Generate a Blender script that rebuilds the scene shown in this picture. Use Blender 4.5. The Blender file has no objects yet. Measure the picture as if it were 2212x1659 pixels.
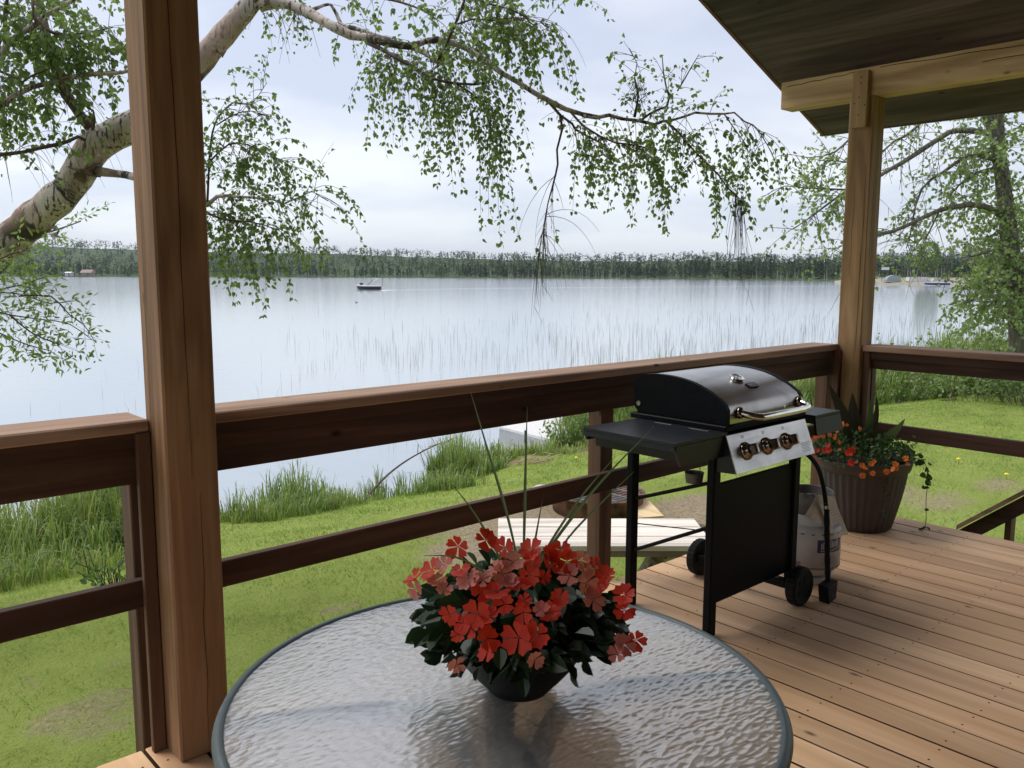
import bpy, math, random
import numpy as np
from mathutils import Vector, Matrix
R = math.radians
random.seed(7)
rng = np.random.default_rng(7)
scene = bpy.context.scene
col = scene.collection

# ---------------------------------------------------------------- camera
TH, PITCH, ROLL, CAMZ = R(47.9), R(7.4), R(0.15), 1.52
FPX = 3339*0.5486            # focal length in pixels of a 2212 px wide picture
F0 = Vector((math.cos(TH), math.sin(TH), 0)); R0 = Vector((math.sin(TH), -math.cos(TH), 0)); UP = Vector((0, 0, 1))
CF = F0*math.cos(PITCH)-UP*math.sin(PITCH); U1 = UP*math.cos(PITCH)+F0*math.sin(PITCH)
CR = R0*math.cos(ROLL)+U1*math.sin(ROLL); CU = U1*math.cos(ROLL)-R0*math.sin(ROLL)
CAM = Vector((0, 0, CAMZ))
cd = bpy.data.cameras.new('camera'); co = bpy.data.objects.new('camera', cd); col.objects.link(co)
m3 = Matrix((CR, CU, -CF)).transposed()
co.matrix_world = Matrix.Translation(CAM) @ m3.to_4x4()
cd.sensor_width = 36; cd.lens = 3339/4032*36; cd.clip_start = 0.05; cd.clip_end = 6000
scene.camera = co

def ray(x, y): return CF+CR*((x-1106)/FPX)-CU*((y-829.5)/FPX)
def D(x, y, d): return CAM+ray(x, y)*d                       # point seen at x,y at forward distance d
def Z(x, y, z): r = ray(x, y); return CAM+r*((z-CAMZ)/r.z)   # point seen at x,y on a level plane
def AT(x, d, z):                                             # point in direction x, forward distance d, height z
    r = ray(x, 594); p = CAM+r*d; return Vector((p.x, p.y, z))

# ---------------------------------------------------------------- world and sun
SUN_EL, SUN_AZ = R(58), R(112)      # azimuth measured from +X towards +Y
w = bpy.data.worlds.new('World'); scene.world = w; w.use_nodes = True
nt = w.node_tree; nt.nodes.clear()
def wn(t, **k):
    n = nt.nodes.new(t)
    for a, b in k.items(): setattr(n, a, b)
    return n
out = wn('ShaderNodeOutputWorld'); bg = wn('ShaderNodeBackground'); bg2 = wn('ShaderNodeBackground'); add = wn('ShaderNodeAddShader')
sky = wn('ShaderNodeTexSky', sky_type='NISHITA', sun_disc=False, sun_elevation=SUN_EL, sun_rotation=R(90)-SUN_AZ)
tc = wn('ShaderNodeTexCoord'); sep = wn('ShaderNodeSeparateXYZ')
nt.links.new(tc.outputs['Generated'], sep.inputs[0])
# overcast layer: project the view direction on a flat cloud sheet
mx = wn('ShaderNodeMath', operation='MAXIMUM'); mx.inputs[1].default_value = 0.0
ad = wn('ShaderNodeMath', operation='ADD'); ad.inputs[1].default_value = 0.16
nt.links.new(sep.outputs[2], mx.inputs[0]); nt.links.new(mx.outputs[0], ad.inputs[0])
dx = wn('ShaderNodeMath', operation='DIVIDE'); dy = wn('ShaderNodeMath', operation='DIVIDE')
nt.links.new(sep.outputs[0], dx.inputs[0]); nt.links.new(ad.outputs[0], dx.inputs[1])
nt.links.new(sep.outputs[1], dy.inputs[0]); nt.links.new(ad.outputs[0], dy.inputs[1])
cb = wn('ShaderNodeCombineXYZ'); nt.links.new(dx.outputs[0], cb.inputs[0]); nt.links.new(dy.outputs[0], cb.inputs[1])
cn = wn('ShaderNodeTexNoise'); cn.inputs['Scale'].default_value = 0.75; cn.inputs['Detail'].default_value = 4; cn.inputs['Roughness'].default_value = 0.5; cn.inputs['Distortion'].default_value = 0.35
nt.links.new(cb.outputs[0], cn.inputs['Vector'])
rp = wn('ShaderNodeValToRGB'); e = rp.color_ramp.elements
e[0].position = 0.40; e[0].color = (0.67, 0.70, 0.82, 1); e[1].position = 0.58; e[1].color = (0.97, 0.97, 1.0, 1)
nt.links.new(cn.outputs['Fac'], rp.inputs[0])
# thinner, bluer cloud low over the lake
hr = wn('ShaderNodeMapRange'); hr.inputs['From Min'].default_value = 0.0; hr.inputs['From Max'].default_value = 0.12; hr.inputs['To Min'].default_value = 0.8; hr.inputs['To Max'].default_value = 0.0
nt.links.new(sep.outputs[2], hr.inputs['Value'])
mc = wn('ShaderNodeMix', data_type='RGBA'); mc.inputs['B'].default_value = (0.64, 0.73, 0.90, 1)
nt.links.new(hr.outputs[0], mc.inputs['Factor']); nt.links.new(rp.outputs[0], mc.inputs['A'])
nt.links.new(mc.outputs['Result'], bg.inputs[0]); bg.inputs[1].default_value = 0.70
nt.links.new(sky.outputs[0], bg2.inputs[0]); bg2.inputs[1].default_value = 0.035
nt.links.new(bg.outputs[0], add.inputs[0]); nt.links.new(bg2.outputs[0], add.inputs[1]); nt.links.new(add.outputs[0], out.inputs[0])

sl = bpy.data.lights.new('sun', 'SUN'); sl.energy = 2.6; sl.angle = R(40); sl.color = (1, 0.965, 0.91)
so = bpy.data.objects.new('sun', sl); col.objects.link(so)
sd = Vector((math.cos(SUN_EL)*math.cos(SUN_AZ), math.cos(SUN_EL)*math.sin(SUN_AZ), math.sin(SUN_EL)))
so.rotation_euler = sd.to_track_quat('Z', 'Y').to_euler()
scene.view_settings.view_transform = 'Standard'; scene.view_settings.look = 'None'
scene.view_settings.exposure = 0.25; scene.view_settings.gamma = 1; scene.view_settings.use_curve_mapping = False
scene.cycles.max_bounces = 10; scene.cycles.transparent_max_bounces = 12

# ---------------------------------------------------------------- materials
def mk(name):
    m = bpy.data.materials.new(name); m.use_nodes = True; t = m.node_tree
    return m, t, t.nodes['Principled BSDF'], t.nodes['Material Output']
def nn(t, ty, **k):
    n = t.nodes.new(ty)
    for a, b in k.items():
        if a in n.inputs.keys() if False else False: pass
        setattr(n, a, b)
    return n
def ramp(t, fac, cols, pos=None):
    r = t.nodes.new('ShaderNodeValToRGB'); el = r.color_ramp.elements
    pos = pos or [i/(len(cols)-1) for i in range(len(cols))]
    while len(el) < len(cols): el.new(0.5)
    for i, (c, p) in enumerate(zip(cols, pos)):
        el[i].position = p; el[i].color = (c[0], c[1], c[2], 1)
    t.links.new(fac, r.inputs[0]); return r.outputs[0]
def noise(t, scale, detail=4, vec=None, rough=0.5, dist=0.0):
    n = t.nodes.new('ShaderNodeTexNoise'); n.inputs['Scale'].default_value = scale; n.inputs['Detail'].default_value = detail
    n.inputs['Roughness'].default_value = rough; n.inputs['Distortion'].default_value = dist
    if vec is not None: t.links.new(vec, n.inputs['Vector'])
    return n.outputs['Fac']
def mapping(t, scale, coord='Object', rot=(0, 0, 0)):
    c = t.nodes.new('ShaderNodeTexCoord'); m = t.nodes.new('ShaderNodeMapping')
    m.inputs['Scale'].default_value = scale; m.inputs['Rotation'].default_value = rot
    t.links.new(c.outputs[coord], m.inputs['Vector']); return m.outputs[0]
def mixc(t, f, a, b, mode='MIX'):
    m = t.nodes.new('ShaderNodeMix'); m.data_type = 'RGBA'; m.blend_type = mode
    for s, v in (('Factor', f), ('A', a), ('B', b)):
        if hasattr(v, 'is_linked'): t.links.new(v, m.inputs[s])
        elif s == 'Factor': m.inputs[s].default_value = v
        else: m.inputs[s].default_value = (v[0], v[1], v[2], 1)
    return m.outputs['Result']
def bump(t, bs, h, s=0.3, d=0.01):
    b = t.nodes.new('ShaderNodeBump'); b.inputs['Strength'].default_value = s; b.inputs['Distance'].default_value = d
    t.links.new(h, b.inputs['Height']); t.links.new(b.outputs[0], bs.inputs['Normal'])
def island(t):
    g = t.nodes.new('ShaderNodeNewGeometry'); return g.outputs['Random Per Island']
def wood(name, ca, cb_, cc, axis='X', rough=0.7, knots=True, var=0.35, spec=0.25, stain=0.72):
    m, t, b, o = mk(name)
    s = [26, 26, 26]; s[' XYZ'.index(axis)-1] = 1.3
    v = mapping(t, s); n1 = noise(t, 1.0, 6, v, 0.62, 0.7)
    base = ramp(t, n1, [ca, cb_, cc], [0.28, 0.5, 0.72])
    s2 = [7, 7, 7]; s2[' XYZ'.index(axis)-1] = 0.6
    n2 = noise(t, 1.0, 3, mapping(t, s2), 0.5, 1.2)
    base = mixc(t, ramp(t, n2, [(0, 0, 0), (1, 1, 1)], [0.42, 0.66]), base, tuple(x*stain for x in ca))
    isl = ramp(t, island(t), [(1-var,)*3, (1+var*0.55, 1+var*0.3, 1+var*0.2), (1-var*0.3, 1-var*0.5, 1-var*0.5), (1+var*0.7,)*3], [0, 0.35, 0.65, 1])
    base = mixc(t, 1.0, base, isl, 'MULTIPLY')
    if knots:
        s3 = [5.5, 5.5, 5.5]; s3[' XYZ'.index(axis)-1] = 2.6
        vo = t.nodes.new('ShaderNodeTexVoronoi'); vo.inputs['Scale'].default_value = 1.0
        t.links.new(mapping(t, s3), vo.inputs['Vector'])
        kn = ramp(t, vo.outputs['Distance'], [(1, 1, 1), (0, 0, 0)], [0.03, 0.08])
        base = mixc(t, kn, base, tuple(x*0.25 for x in ca))
    t.links.new(base, b.inputs['Base Color']); b.inputs['Roughness'].default_value = rough; b.inputs['Specular IOR Level'].default_value = spec
    bump(t, b, n1, 0.35, 0.004)
    return m
def plain(name, c, rough=0.5, metal=0.0, var=0.12, sc=20, bmp=0.0, spec=0.5):
    m, t, b, o = mk(name)
    n = noise(t, sc, 5, mapping(t, (1, 1, 1)))
    t.links.new(ramp(t, n, [tuple(max(0, x*(1-var)) for x in c), tuple(min(1, x*(1+var)) for x in c)], [0.35, 0.65]), b.inputs['Base Color'])
    rr = t.nodes.new('ShaderNodeMapRange'); rr.inputs['To Min'].default_value = max(0.02, rough-0.08); rr.inputs['To Max'].default_value = min(1, rough+0.1)
    t.links.new(n, rr.inputs['Value']); t.links.new(rr.outputs[0], b.inputs['Roughness'])
    b.inputs['Metallic'].default_value = metal; b.inputs['Specular IOR Level'].default_value = spec
    if bmp: bump(t, b, n, bmp, 0.003)
    return m
def leafmat(name, cols, trans=0.35, rough=0.5, spec=0.35, patchy=False, ps=1.1, pr=((0.62, 0.70, 0.62), (0.95, 0.95, 0.9), (1.25, 1.12, 1.0))):
    m, t, b, o = mk(name)
    c = ramp(t, island(t), cols)
    if patchy: c = mixc(t, 1.0, c, ramp(t, noise(t, ps, 5, mapping(t, (1, 1, 1)), 0.65, 0.5), list(pr), [0.32, 0.5, 0.68]), 'MULTIPLY')
    t.links.new(c, b.inputs['Base Color']); b.inputs['Roughness'].default_value = rough; b.inputs['Specular IOR Level'].default_value = spec
    tr = t.nodes.new('ShaderNodeBsdfTranslucent'); t.links.new(mixc(t, 1.0, c, (1.25, 1.35, 0.7), 'MULTIPLY'), tr.inputs[0])
    ms = t.nodes.new('ShaderNodeMixShader'); ms.inputs[0].default_value = trans
    t.links.new(b.outputs[0], ms.inputs[1]); t.links.new(tr.outputs[0], ms.inputs[2]); t.links.new(ms.outputs[0], o.inputs[0])
    return m

M = {}
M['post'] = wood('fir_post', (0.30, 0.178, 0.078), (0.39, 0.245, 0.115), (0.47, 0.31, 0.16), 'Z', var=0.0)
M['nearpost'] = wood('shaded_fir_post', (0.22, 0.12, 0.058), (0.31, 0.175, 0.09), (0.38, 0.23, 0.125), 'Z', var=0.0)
M['beam'] = wood('fir_beam', (0.50, 0.32, 0.15), (0.60, 0.41, 0.21), (0.68, 0.49, 0.27), 'Y', var=0.0)
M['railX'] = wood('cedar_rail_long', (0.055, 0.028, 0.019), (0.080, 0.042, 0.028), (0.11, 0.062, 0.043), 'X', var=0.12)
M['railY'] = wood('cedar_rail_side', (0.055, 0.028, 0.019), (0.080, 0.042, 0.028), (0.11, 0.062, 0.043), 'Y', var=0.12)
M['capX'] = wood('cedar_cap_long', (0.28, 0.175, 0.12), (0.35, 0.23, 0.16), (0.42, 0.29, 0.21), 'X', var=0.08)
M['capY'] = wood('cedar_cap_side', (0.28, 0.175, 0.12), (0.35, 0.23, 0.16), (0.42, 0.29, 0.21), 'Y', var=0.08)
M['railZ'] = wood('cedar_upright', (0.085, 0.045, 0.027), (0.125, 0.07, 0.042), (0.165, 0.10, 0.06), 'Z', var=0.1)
M['deck'] = wood('cedar_deck_board', (0.58, 0.37, 0.205), (0.66, 0.44, 0.26), (0.73, 0.52, 0.33), 'Y', var=0.26, rough=0.62, stain=0.95)
M['gap'] = plain('gap_shade_board_edge', (0.10, 0.062, 0.04), 0.95, spec=0.05)  # dark edge colour holds the shade between deck boards
M['rim'] = wood('joist_wood', (0.34, 0.21, 0.12), (0.44, 0.28, 0.17), (0.5, 0.33, 0.2), 'X', var=0.1)
M['soffit'] = wood('dark_soffit_plywood', (0.062, 0.045, 0.042), (0.108, 0.080, 0.074), (0.15, 0.112, 0.10), 'Y', var=0.0)
M['fascia'] = wood('fascia_board', (0.16, 0.08, 0.04), (0.22, 0.12, 0.06), (0.27, 0.15, 0.08), 'X', var=0.0)
M['darkmetal'] = plain('dark_drip_edge', (0.03, 0.03, 0.035), 0.5)
M['log'] = wood('cabin_wall_wood', (0.05, 0.03, 0.02), (0.07, 0.045, 0.03), (0.09, 0.06, 0.04), 'X', var=0.2)
M['crack'] = plain('crack_shadow', (0.035, 0.018, 0.01), 0.95, var=0.1, spec=0.05)
M['black'] = plain('black_enamel', (0.005, 0.0055, 0.007), 0.5, var=0.25, sc=60, spec=0.10)
M['shelf'] = plain('black_shelf_paint', (0.009, 0.010, 0.014), 0.38, var=0.2, sc=80, spec=0.4)
M['plastic'] = plain('black_plastic', (0.008, 0.008, 0.008), 0.6, var=0.2, spec=0.2)
M['steel'] = None
def steel(name, c, r0, r1, sx=(3, 60, 60)):
    m, t, b, o = mk(name)
    n = noise(t, 1.0, 5, mapping(t, sx), 0.6); n2 = noise(t, 5, 5, mapping(t, (1, 1, 1)), 0.6, 0.6)
    t.links.new(ramp(t, n2, [tuple(x*0.72 for x in c), c, tuple(min(1, x*1.1) for x in c)], [0.3, 0.55, 0.75]), b.inputs['Base Color'])
    rr = t.nodes.new('ShaderNodeMapRange'); rr.inputs['To Min'].default_value = r0; rr.inputs['To Max'].default_value = r1
    t.links.new(n, rr.inputs['Value']); t.links.new(rr.outputs[0], b.inputs['Roughness']); b.inputs['Metallic'].default_value = 1
    bump(t, b, n, 0.012, 0.0006)
    return m
M['lid'] = steel('smoked_stainless_lid', (0.37, 0.35, 0.33), 0.20, 0.30)
M['steel'] = steel('brushed_stainless', (0.66, 0.64, 0.61), 0.28, 0.5)
M['chrome'] = steel('polished_chrome', (0.72, 0.69, 0.64), 0.06, 0.16)
M['knob'] = steel('smoked_chrome_knob', (0.30, 0.25, 0.20), 0.08, 0.2)
M['ink'] = plain('printed_ink', (0.06, 0.06, 0.07), 0.7)
M['badgetxt'] = plain('badge_lettering', (0.5, 0.5, 0.5), 0.35, 0.8)
M['galv'] = plain('galvanised_can', (0.16, 0.15, 0.14), 0.5, 0.5, sc=30)
M['tyre'] = plain('black_wheel_plastic', (0.012, 0.012, 0.012), 0.65, spec=0.2)
M['tank'] = plain('white_tank_paint', (0.55, 0.53, 0.50), 0.45, var=0.15, sc=9)
M['sleeve'] = plain('shrink_sleeve', (0.52, 0.51, 0.50), 0.35, var=0.12, sc=12, bmp=0.4)
M['purple'] = plain('purple_print', (0.05, 0.045, 0.11), 0.45)
M['white'] = plain('white_paint', (0.62, 0.62, 0.61), 0.45, var=0.05)
M['paper'] = plain('tag_paper', (0.58, 0.55, 0.48), 0.85, var=0.1, sc=60)
M['rust'] = plain('rusty_steel', (0.17, 0.085, 0.05), 0.85, 0.25, var=0.6, sc=9, bmp=0.3)
M['grate'] = plain('grate_wire', (0.35, 0.34, 0.33), 0.5, 0.6)
M['ash'] = plain('ash_and_charcoal', (0.05, 0.045, 0.04), 0.95, var=0.5, sc=30, bmp=0.5)
M['benchtop'] = wood('pale_new_lumber', (0.74, 0.68, 0.59), (0.82, 0.77, 0.69), (0.86, 0.82, 0.76), 'X', var=0.10)
M['oldwood'] = wood('grey_old_lumber', (0.20, 0.16, 0.12), (0.28, 0.23, 0.18), (0.33, 0.28, 0.22), 'X', var=0.1)
M['ply'] = wood('yellow_plywood', (0.58, 0.42, 0.22), (0.66, 0.50, 0.29), (0.70, 0.55, 0.34), 'Y', knots=False, var=0.0)
M['logcut'] = wood('firewood_cut', (0.38, 0.25, 0.13), (0.48, 0.33, 0.18), (0.54, 0.4, 0.24), 'Z', var=0.3, knots=False)
M['logbark'] = plain('firewood_bark', (0.10, 0.07, 0.05), 0.95, var=0.5, sc=25, bmp=0.8)
M['stone'] = plain('pale_stone', (0.42, 0.38, 0.34), 0.9, var=0.2, sc=12, bmp=0.5)
M['dockwhite'] = plain('dock_boards', (0.62, 0.61, 0.60), 0.6, var=0.08)
M['dockside'] = plain('dock_side', (0.34, 0.35, 0.36), 0.6, var=0.1)
M['planter'] = plain('taupe_planter_plastic', (0.052, 0.042, 0.037), 0.55, var=0.1, sc=6)
M['bowl'] = plain('black_pot', (0.010, 0.010, 0.011), 0.6, var=0.2, spec=0.2)
M['soil'] = plain('potting_soil', (0.02, 0.015, 0.01), 0.95, var=0.3, bmp=0.5)
M['legpaint'] = plain('table_leg_paint', (0.014, 0.026, 0.032), 0.4)
M['trim'] = plain('table_frame_paint', (0.085, 0.115, 0.12), 0.42, 0.0, var=0.12, sc=30)
M['stem'] = plain('twig_bark', (0.085, 0.055, 0.045), 0.85, var=0.3)
M['birchleaf'] = leafmat('birch_leaf', [(0.10, 0.15, 0.06), (0.15, 0.21, 0.08), (0.20, 0.27, 0.11), (0.10, 0.15, 0.06)], 0.55)
M['mapleleaf'] = leafmat('pale_leaf', [(0.17, 0.25, 0.09), (0.23, 0.32, 0.12), (0.30, 0.38, 0.17), (0.14, 0.20, 0.075)], 0.4)
M['willowleaf'] = leafmat('willow_leaf', [(0.17, 0.26, 0.09), (0.23, 0.33, 0.11), (0.30, 0.40, 0.18)], 0.35)
M['bushleaf'] = leafmat('bush_leaf', [(0.10, 0.17, 0.05), (0.16, 0.25, 0.075), (0.22, 0.31, 0.12)], 0.3)
M['potleaf'] = leafmat('impatiens_leaf', [(0.010, 0.024, 0.010), (0.017, 0.038, 0.015), (0.027, 0.056, 0.021)], 0.15, 0.4, 0.45)
M['potleaf2'] = leafmat('planter_leaf', [(0.03, 0.065, 0.02), (0.055, 0.11, 0.03), (0.09, 0.15, 0.045)], 0.25, 0.45)
M['darkleaf'] = leafmat('bronze_leaf', [(0.03, 0.03, 0.02), (0.05, 0.045, 0.025)], 0.15, 0.4)
M['spike'] = leafmat('spike_leaf', [(0.12, 0.18, 0.08), (0.17, 0.22, 0.11)], 0.15, 0.4)
M['red'] = leafmat('coral_red_petal', [(0.50, 0.026, 0.014), (0.64, 0.042, 0.020), (0.70, 0.065, 0.03)], 0.3, 0.55)
M['pink'] = leafmat('salmon_petal', [(0.56, 0.13, 0.11), (0.62, 0.19, 0.16), (0.58, 0.24, 0.22)], 0.3, 0.55)
M['orange'] = leafmat('orange_petal', [(0.72, 0.15, 0.03), (0.80, 0.25, 0.05)], 0.25, 0.55)
M['yellow'] = plain('yellow_petal', (0.8, 0.6, 0.03), 0.7)
M['grass'] = leafmat('grass_blade', [(0.19, 0.275, 0.06), (0.25, 0.36, 0.08), (0.31, 0.42, 0.115), (0.36, 0.375, 0.17)], 0.3, 0.6, 0.2, True, 2.0, ((0.55, 0.62, 0.58), (0.92, 0.92, 0.88), (1.25, 1.15, 1.0)))
M['tall'] = leafmat('tall_grass_blade', [(0.12, 0.19, 0.055), (0.18, 0.27, 0.08), (0.25, 0.34, 0.12), (0.36, 0.37, 0.20)], 0.3, 0.55, 0.25, True)
M['reed'] = leafmat('reed_stem', [(0.05, 0.06, 0.035), (0.09, 0.10, 0.06), (0.14, 0.14, 0.09)], 0.1, 0.7, 0.2)
M['straw'] = leafmat('dead_reed', [(0.30, 0.23, 0.14), (0.42, 0.34, 0.22), (0.24, 0.17, 0.10)], 0.1, 0.8, 0.1)
M['conifer'] = leafmat('conifer_needles', [(0.022, 0.042, 0.026), (0.036, 0.060, 0.036), (0.05, 0.078, 0.044)], 0.1, 0.9, 0.05, True, 0.11, ((0.35, 0.38, 0.40), (0.8, 0.8, 0.8), (1.3, 1.3, 1.1)))
M['decid'] = leafmat('far_deciduous_leaf', [(0.055, 0.085, 0.040), (0.075, 0.115, 0.050), (0.10, 0.14, 0.066)], 0.2, 0.8, 0.05, True, 0.09, ((0.40, 0.42, 0.42), (0.85, 0.85, 0.85), (1.55, 1.5, 1.2)))
M['farshrub'] = leafmat('far_shore_shrub', [(0.08, 0.12, 0.045), (0.12, 0.17, 0.065), (0.16, 0.20, 0.09)], 0.2, 0.8, 0.05, True, 0.15, ((0.6, 0.62, 0.6), (0.9, 0.9, 0.9), (1.3, 1.3, 1.2)))
M['snag'] = plain('dead_tree_trunk', (0.36, 0.34, 0.30), 0.9)
M['hull_dark'] = plain('black_hull', (0.02, 0.022, 0.03), 0.3)
M['hull_blue'] = plain('blue_hull', (0.03, 0.045, 0.20), 0.35)
M['roofred'] = plain('brown_metal_roof', (0.24, 0.16, 0.14), 0.7)
M['cabinwall'] = plain('cabin_siding', (0.16, 0.14, 0.11), 0.8)
M['sand'] = plain('beach_gravel', (0.27, 0.25, 0.20), 0.95, var=0.2, sc=1.2)
M['glasspane'] = plain('windscreen', (0.25, 0.29, 0.32), 0.12)
def bark_birch():
    m, t, b, o = mk('birch_bark')
    v = mapping(t, (1, 1, 1))
    n1 = noise(t, 6, 6, v, 0.6); base = ramp(t, n1, [(0.26, 0.225, 0.20), (0.47, 0.42, 0.385), (0.64, 0.59, 0.55)], [0.32, 0.5, 0.66])
    # lenticels: short dashes running round the trunk (perpendicular to its lean)
    n2 = noise(t, 1, 3, mapping(t, (48, 48, 8), rot=(0, R(42), R(-42))), 0.5); base = mixc(t, ramp(t, n2, [(0, 0, 0), (1, 1, 1)], [0.555, 0.60]), base, (0.09, 0.065, 0.055))
    n3 = noise(t, 3.1, 6, v, 0.65, 0.8); base = mixc(t, ramp(t, n3, [(0, 0, 0), (1, 1, 1)], [0.555, 0.60]), base, (0.06, 0.048, 0.042))
    n4 = noise(t, 2.2, 3, v); base = mixc(t, ramp(t, n4, [(0, 0, 0), (0.6,)*3], [0.5, 0.62]), base, (0.42, 0.29, 0.23))
    t.links.new(base, b.inputs['Base Color']); b.inputs['Roughness'].default_value = 0.75; b.inputs['Specular IOR Level'].default_value = 0.2
    bump(t, b, noise(t, 16, 6, v, 0.7), 0.7, 0.012); return m
M['birch'] = bark_birch()
def bark_grey():
    m, t, b, o = mk('grey_furrowed_bark')
    n1 = noise(t, 1, 6, mapping(t, (22, 22, 5)), 0.7, 0.6)
    t.links.new(ramp(t, n1, [(0.05, 0.042, 0.034), (0.14, 0.125, 0.10), (0.22, 0.20, 0.165)], [0.35, 0.5, 0.7]), b.inputs['Base Color'])
    b.inputs['Roughness'].default_value = 0.95; bump(t, b, n1, 1.0, 0.05); return m
M['bark'] = bark_grey()
def ground_mat():
    m, t, b, o = mk('lawn_ground')
    v = mapping(t, (1, 1, 1))
    n1 = noise(t, 2.2, 6, v, 0.6); g = ramp(t, n1, [(0.14, 0.19, 0.04), (0.21, 0.275, 0.06), (0.27, 0.335, 0.09)], [0.3, 0.5, 0.7])
    n1b = noise(t, 40, 5, v, 0.7); g = mixc(t, ramp(t, n1b, [(0, 0, 0), (1, 1, 1)], [0.35, 0.75]), g, (0.28, 0.33, 0.08))
    at = t.nodes.new('ShaderNodeAttribute'); at.attribute_name = 'bare'
    n2 = noise(t, 9, 6, v, 0.7)
    dirt = ramp(t, noise(t, 30, 6, v, 0.75), [(0.16, 0.12, 0.08), (0.30, 0.24, 0.16), (0.44, 0.36, 0.25)], [0.3, 0.5, 0.72])
    ad = t.nodes.new('ShaderNodeMath'); ad.operation = 'MULTIPLY_ADD'; ad.inputs[1].default_value = 0.5; ad.inputs[2].default_value = -0.25
    t.links.new(n2, ad.inputs[0])
    a2 = t.nodes.new('ShaderNodeMath'); a2.operation = 'ADD'; t.links.new(ad.outputs[0], a2.inputs[0]); t.links.new(at.outputs['Fac'], a2.inputs[1])
    g = mixc(t, ramp(t, a2.outputs[0], [(0, 0, 0), (1, 1, 1)], [0.35, 0.6]), g, dirt)
    t.links.new(g, b.inputs['Base Color']); b.inputs['Roughness'].default_value = 0.95; b.inputs['Specular IOR Level'].default_value = 0.1
    bump(t, b, noise(t, 60, 4, v, 0.7), 0.8, 0.03); return m
M['ground'] = ground_mat()
def water_mat():
    m, t, b, o = mk('lake_water')
    v = mapping(t, (0.35, 0.35, 0.35)); n = noise(t, 3.0, 4, v, 0.55, 0.3)
    n2 = noise(t, 1.0, 3, mapping(t, (0.9, 0.12, 1), rot=(0, 0, R(20))), 0.5)
    a = t.nodes.new('ShaderNodeMath'); a.operation = 'ADD'; t.links.new(n, a.inputs[0]); t.links.new(n2, a.inputs[1])
    cdn = t.nodes.new('ShaderNodeCameraData')
    bp = t.nodes.new('ShaderNodeBump'); bp.inputs['Distance'].default_value = 0.035; bp.inputs['Strength'].default_value = 0.16
    t.links.new(a.outputs[0], bp.inputs['Height'])
    gl = t.nodes.new('ShaderNodeBsdfGlossy'); gl.inputs['Roughness'].default_value = 0.11; gl.inputs['Color'].default_value = (0.93, 0.95, 0.97, 1)
    df = t.nodes.new('ShaderNodeBsdfDiffuse'); df.inputs['Color'].default_value = (0.36, 0.40, 0.43, 1)
    lw = t.nodes.new('ShaderNodeFresnel'); lw.inputs['IOR'].default_value = 2.2
    for x in (gl, df, lw): t.links.new(bp.outputs[0], x.inputs['Normal'])
    ms = t.nodes.new('ShaderNodeMixShader'); t.links.new(lw.outputs[0], ms.inputs[0]); t.links.new(df.outputs[0], ms.inputs[1]); t.links.new(gl.outputs[0], ms.inputs[2])
    t.links.new(ms.outputs[0], o.inputs[0]); t.nodes.remove(cdn); return m
M['water'] = water_mat()
def glass_mat():
    m, t, b, o = mk('pebbled_table_glass')
    v = mapping(t, (1, 1, 1))
    vo = t.nodes.new('ShaderNodeTexVoronoi'); vo.feature = 'SMOOTH_F1'; vo.inputs['Scale'].default_value = 85; vo.inputs['Smoothness'].default_value = 0.35
    wv = t.nodes.new('ShaderNodeMapping'); wv.inputs['Scale'].default_value = (0.55, 1.1, 1); wv.inputs['Rotation'].default_value = (0, 0, R(48)); t.links.new(v, wv.inputs[0])
    dn = t.nodes.new('ShaderNodeTexNoise'); dn.inputs['Scale'].default_value = 14; t.links.new(v, dn.inputs['Vector'])
    mm = t.nodes.new('ShaderNodeVectorMath'); mm.operation = 'MULTIPLY_ADD'; mm.inputs[1].default_value = (0.02, 0.02, 0.0)
    t.links.new(dn.outputs['Color'], mm.inputs[0]); t.links.new(wv.outputs[0], mm.inputs[2]); t.links.new(mm.outputs[0], vo.inputs['Vector'])
    bp = t.nodes.new('ShaderNodeBump'); bp.inputs['Strength'].default_value = 1.0; bp.inputs['Distance'].default_value = 0.0015
    t.links.new(vo.outputs['Distance'], bp.inputs['Height'])
    b.inputs['Base Color'].default_value = (0.93, 0.96, 0.95, 1); b.inputs['Roughness'].default_value = 0.16; b.inputs['Transmission Weight'].default_value = 1.0; b.inputs['IOR'].default_value = 1.5
    b.inputs['Coat Weight'].default_value = 1.0; b.inputs['Coat Roughness'].default_value = 0.16; b.inputs['Coat IOR'].default_value = 2.2
    t.links.new(bp.outputs[0], b.inputs['Normal']); t.links.new(bp.outputs[0], b.inputs['Coat Normal'])
    tl = t.nodes.new('ShaderNodeBsdfDiffuse'); tl.inputs[0].default_value = (0.86, 0.87, 0.86, 1); t.links.new(bp.outputs[0], tl.inputs['Normal'])
    ms = t.nodes.new('ShaderNodeMixShader'); ms.inputs[0].default_value = 0.26
    t.links.new(b.outputs[0], ms.inputs[1]); t.links.new(tl.outputs[0], ms.inputs[2])
    tp = t.nodes.new('ShaderNodeBsdfTransparent'); tp.inputs[0].default_value = (0.95, 0.97, 0.96, 1)
    gs = t.nodes.new('ShaderNodeBsdfGlossy'); gs.inputs['Roughness'].default_value = 0.22; gs.inputs[0].default_value = (0.97, 0.97, 0.95, 1); t.links.new(bp.outputs[0], gs.inputs['Normal'])
    m4 = t.nodes.new('ShaderNodeMixShader'); m4.inputs[0].default_value = 0.42; t.links.new(ms.outputs[0], m4.inputs[1]); t.links.new(gs.outputs[0], m4.inputs[2])
    m2 = t.nodes.new('ShaderNodeMixShader'); m2.inputs[0].default_value = 0.24
    t.links.new(m4.outputs[0], m2.inputs[1]); t.links.new(tp.outputs[0], m2.inputs[2]); t.links.new(m2.outputs[0], o.inputs[0])
    return m
M['glass'] = glass_mat()

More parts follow.
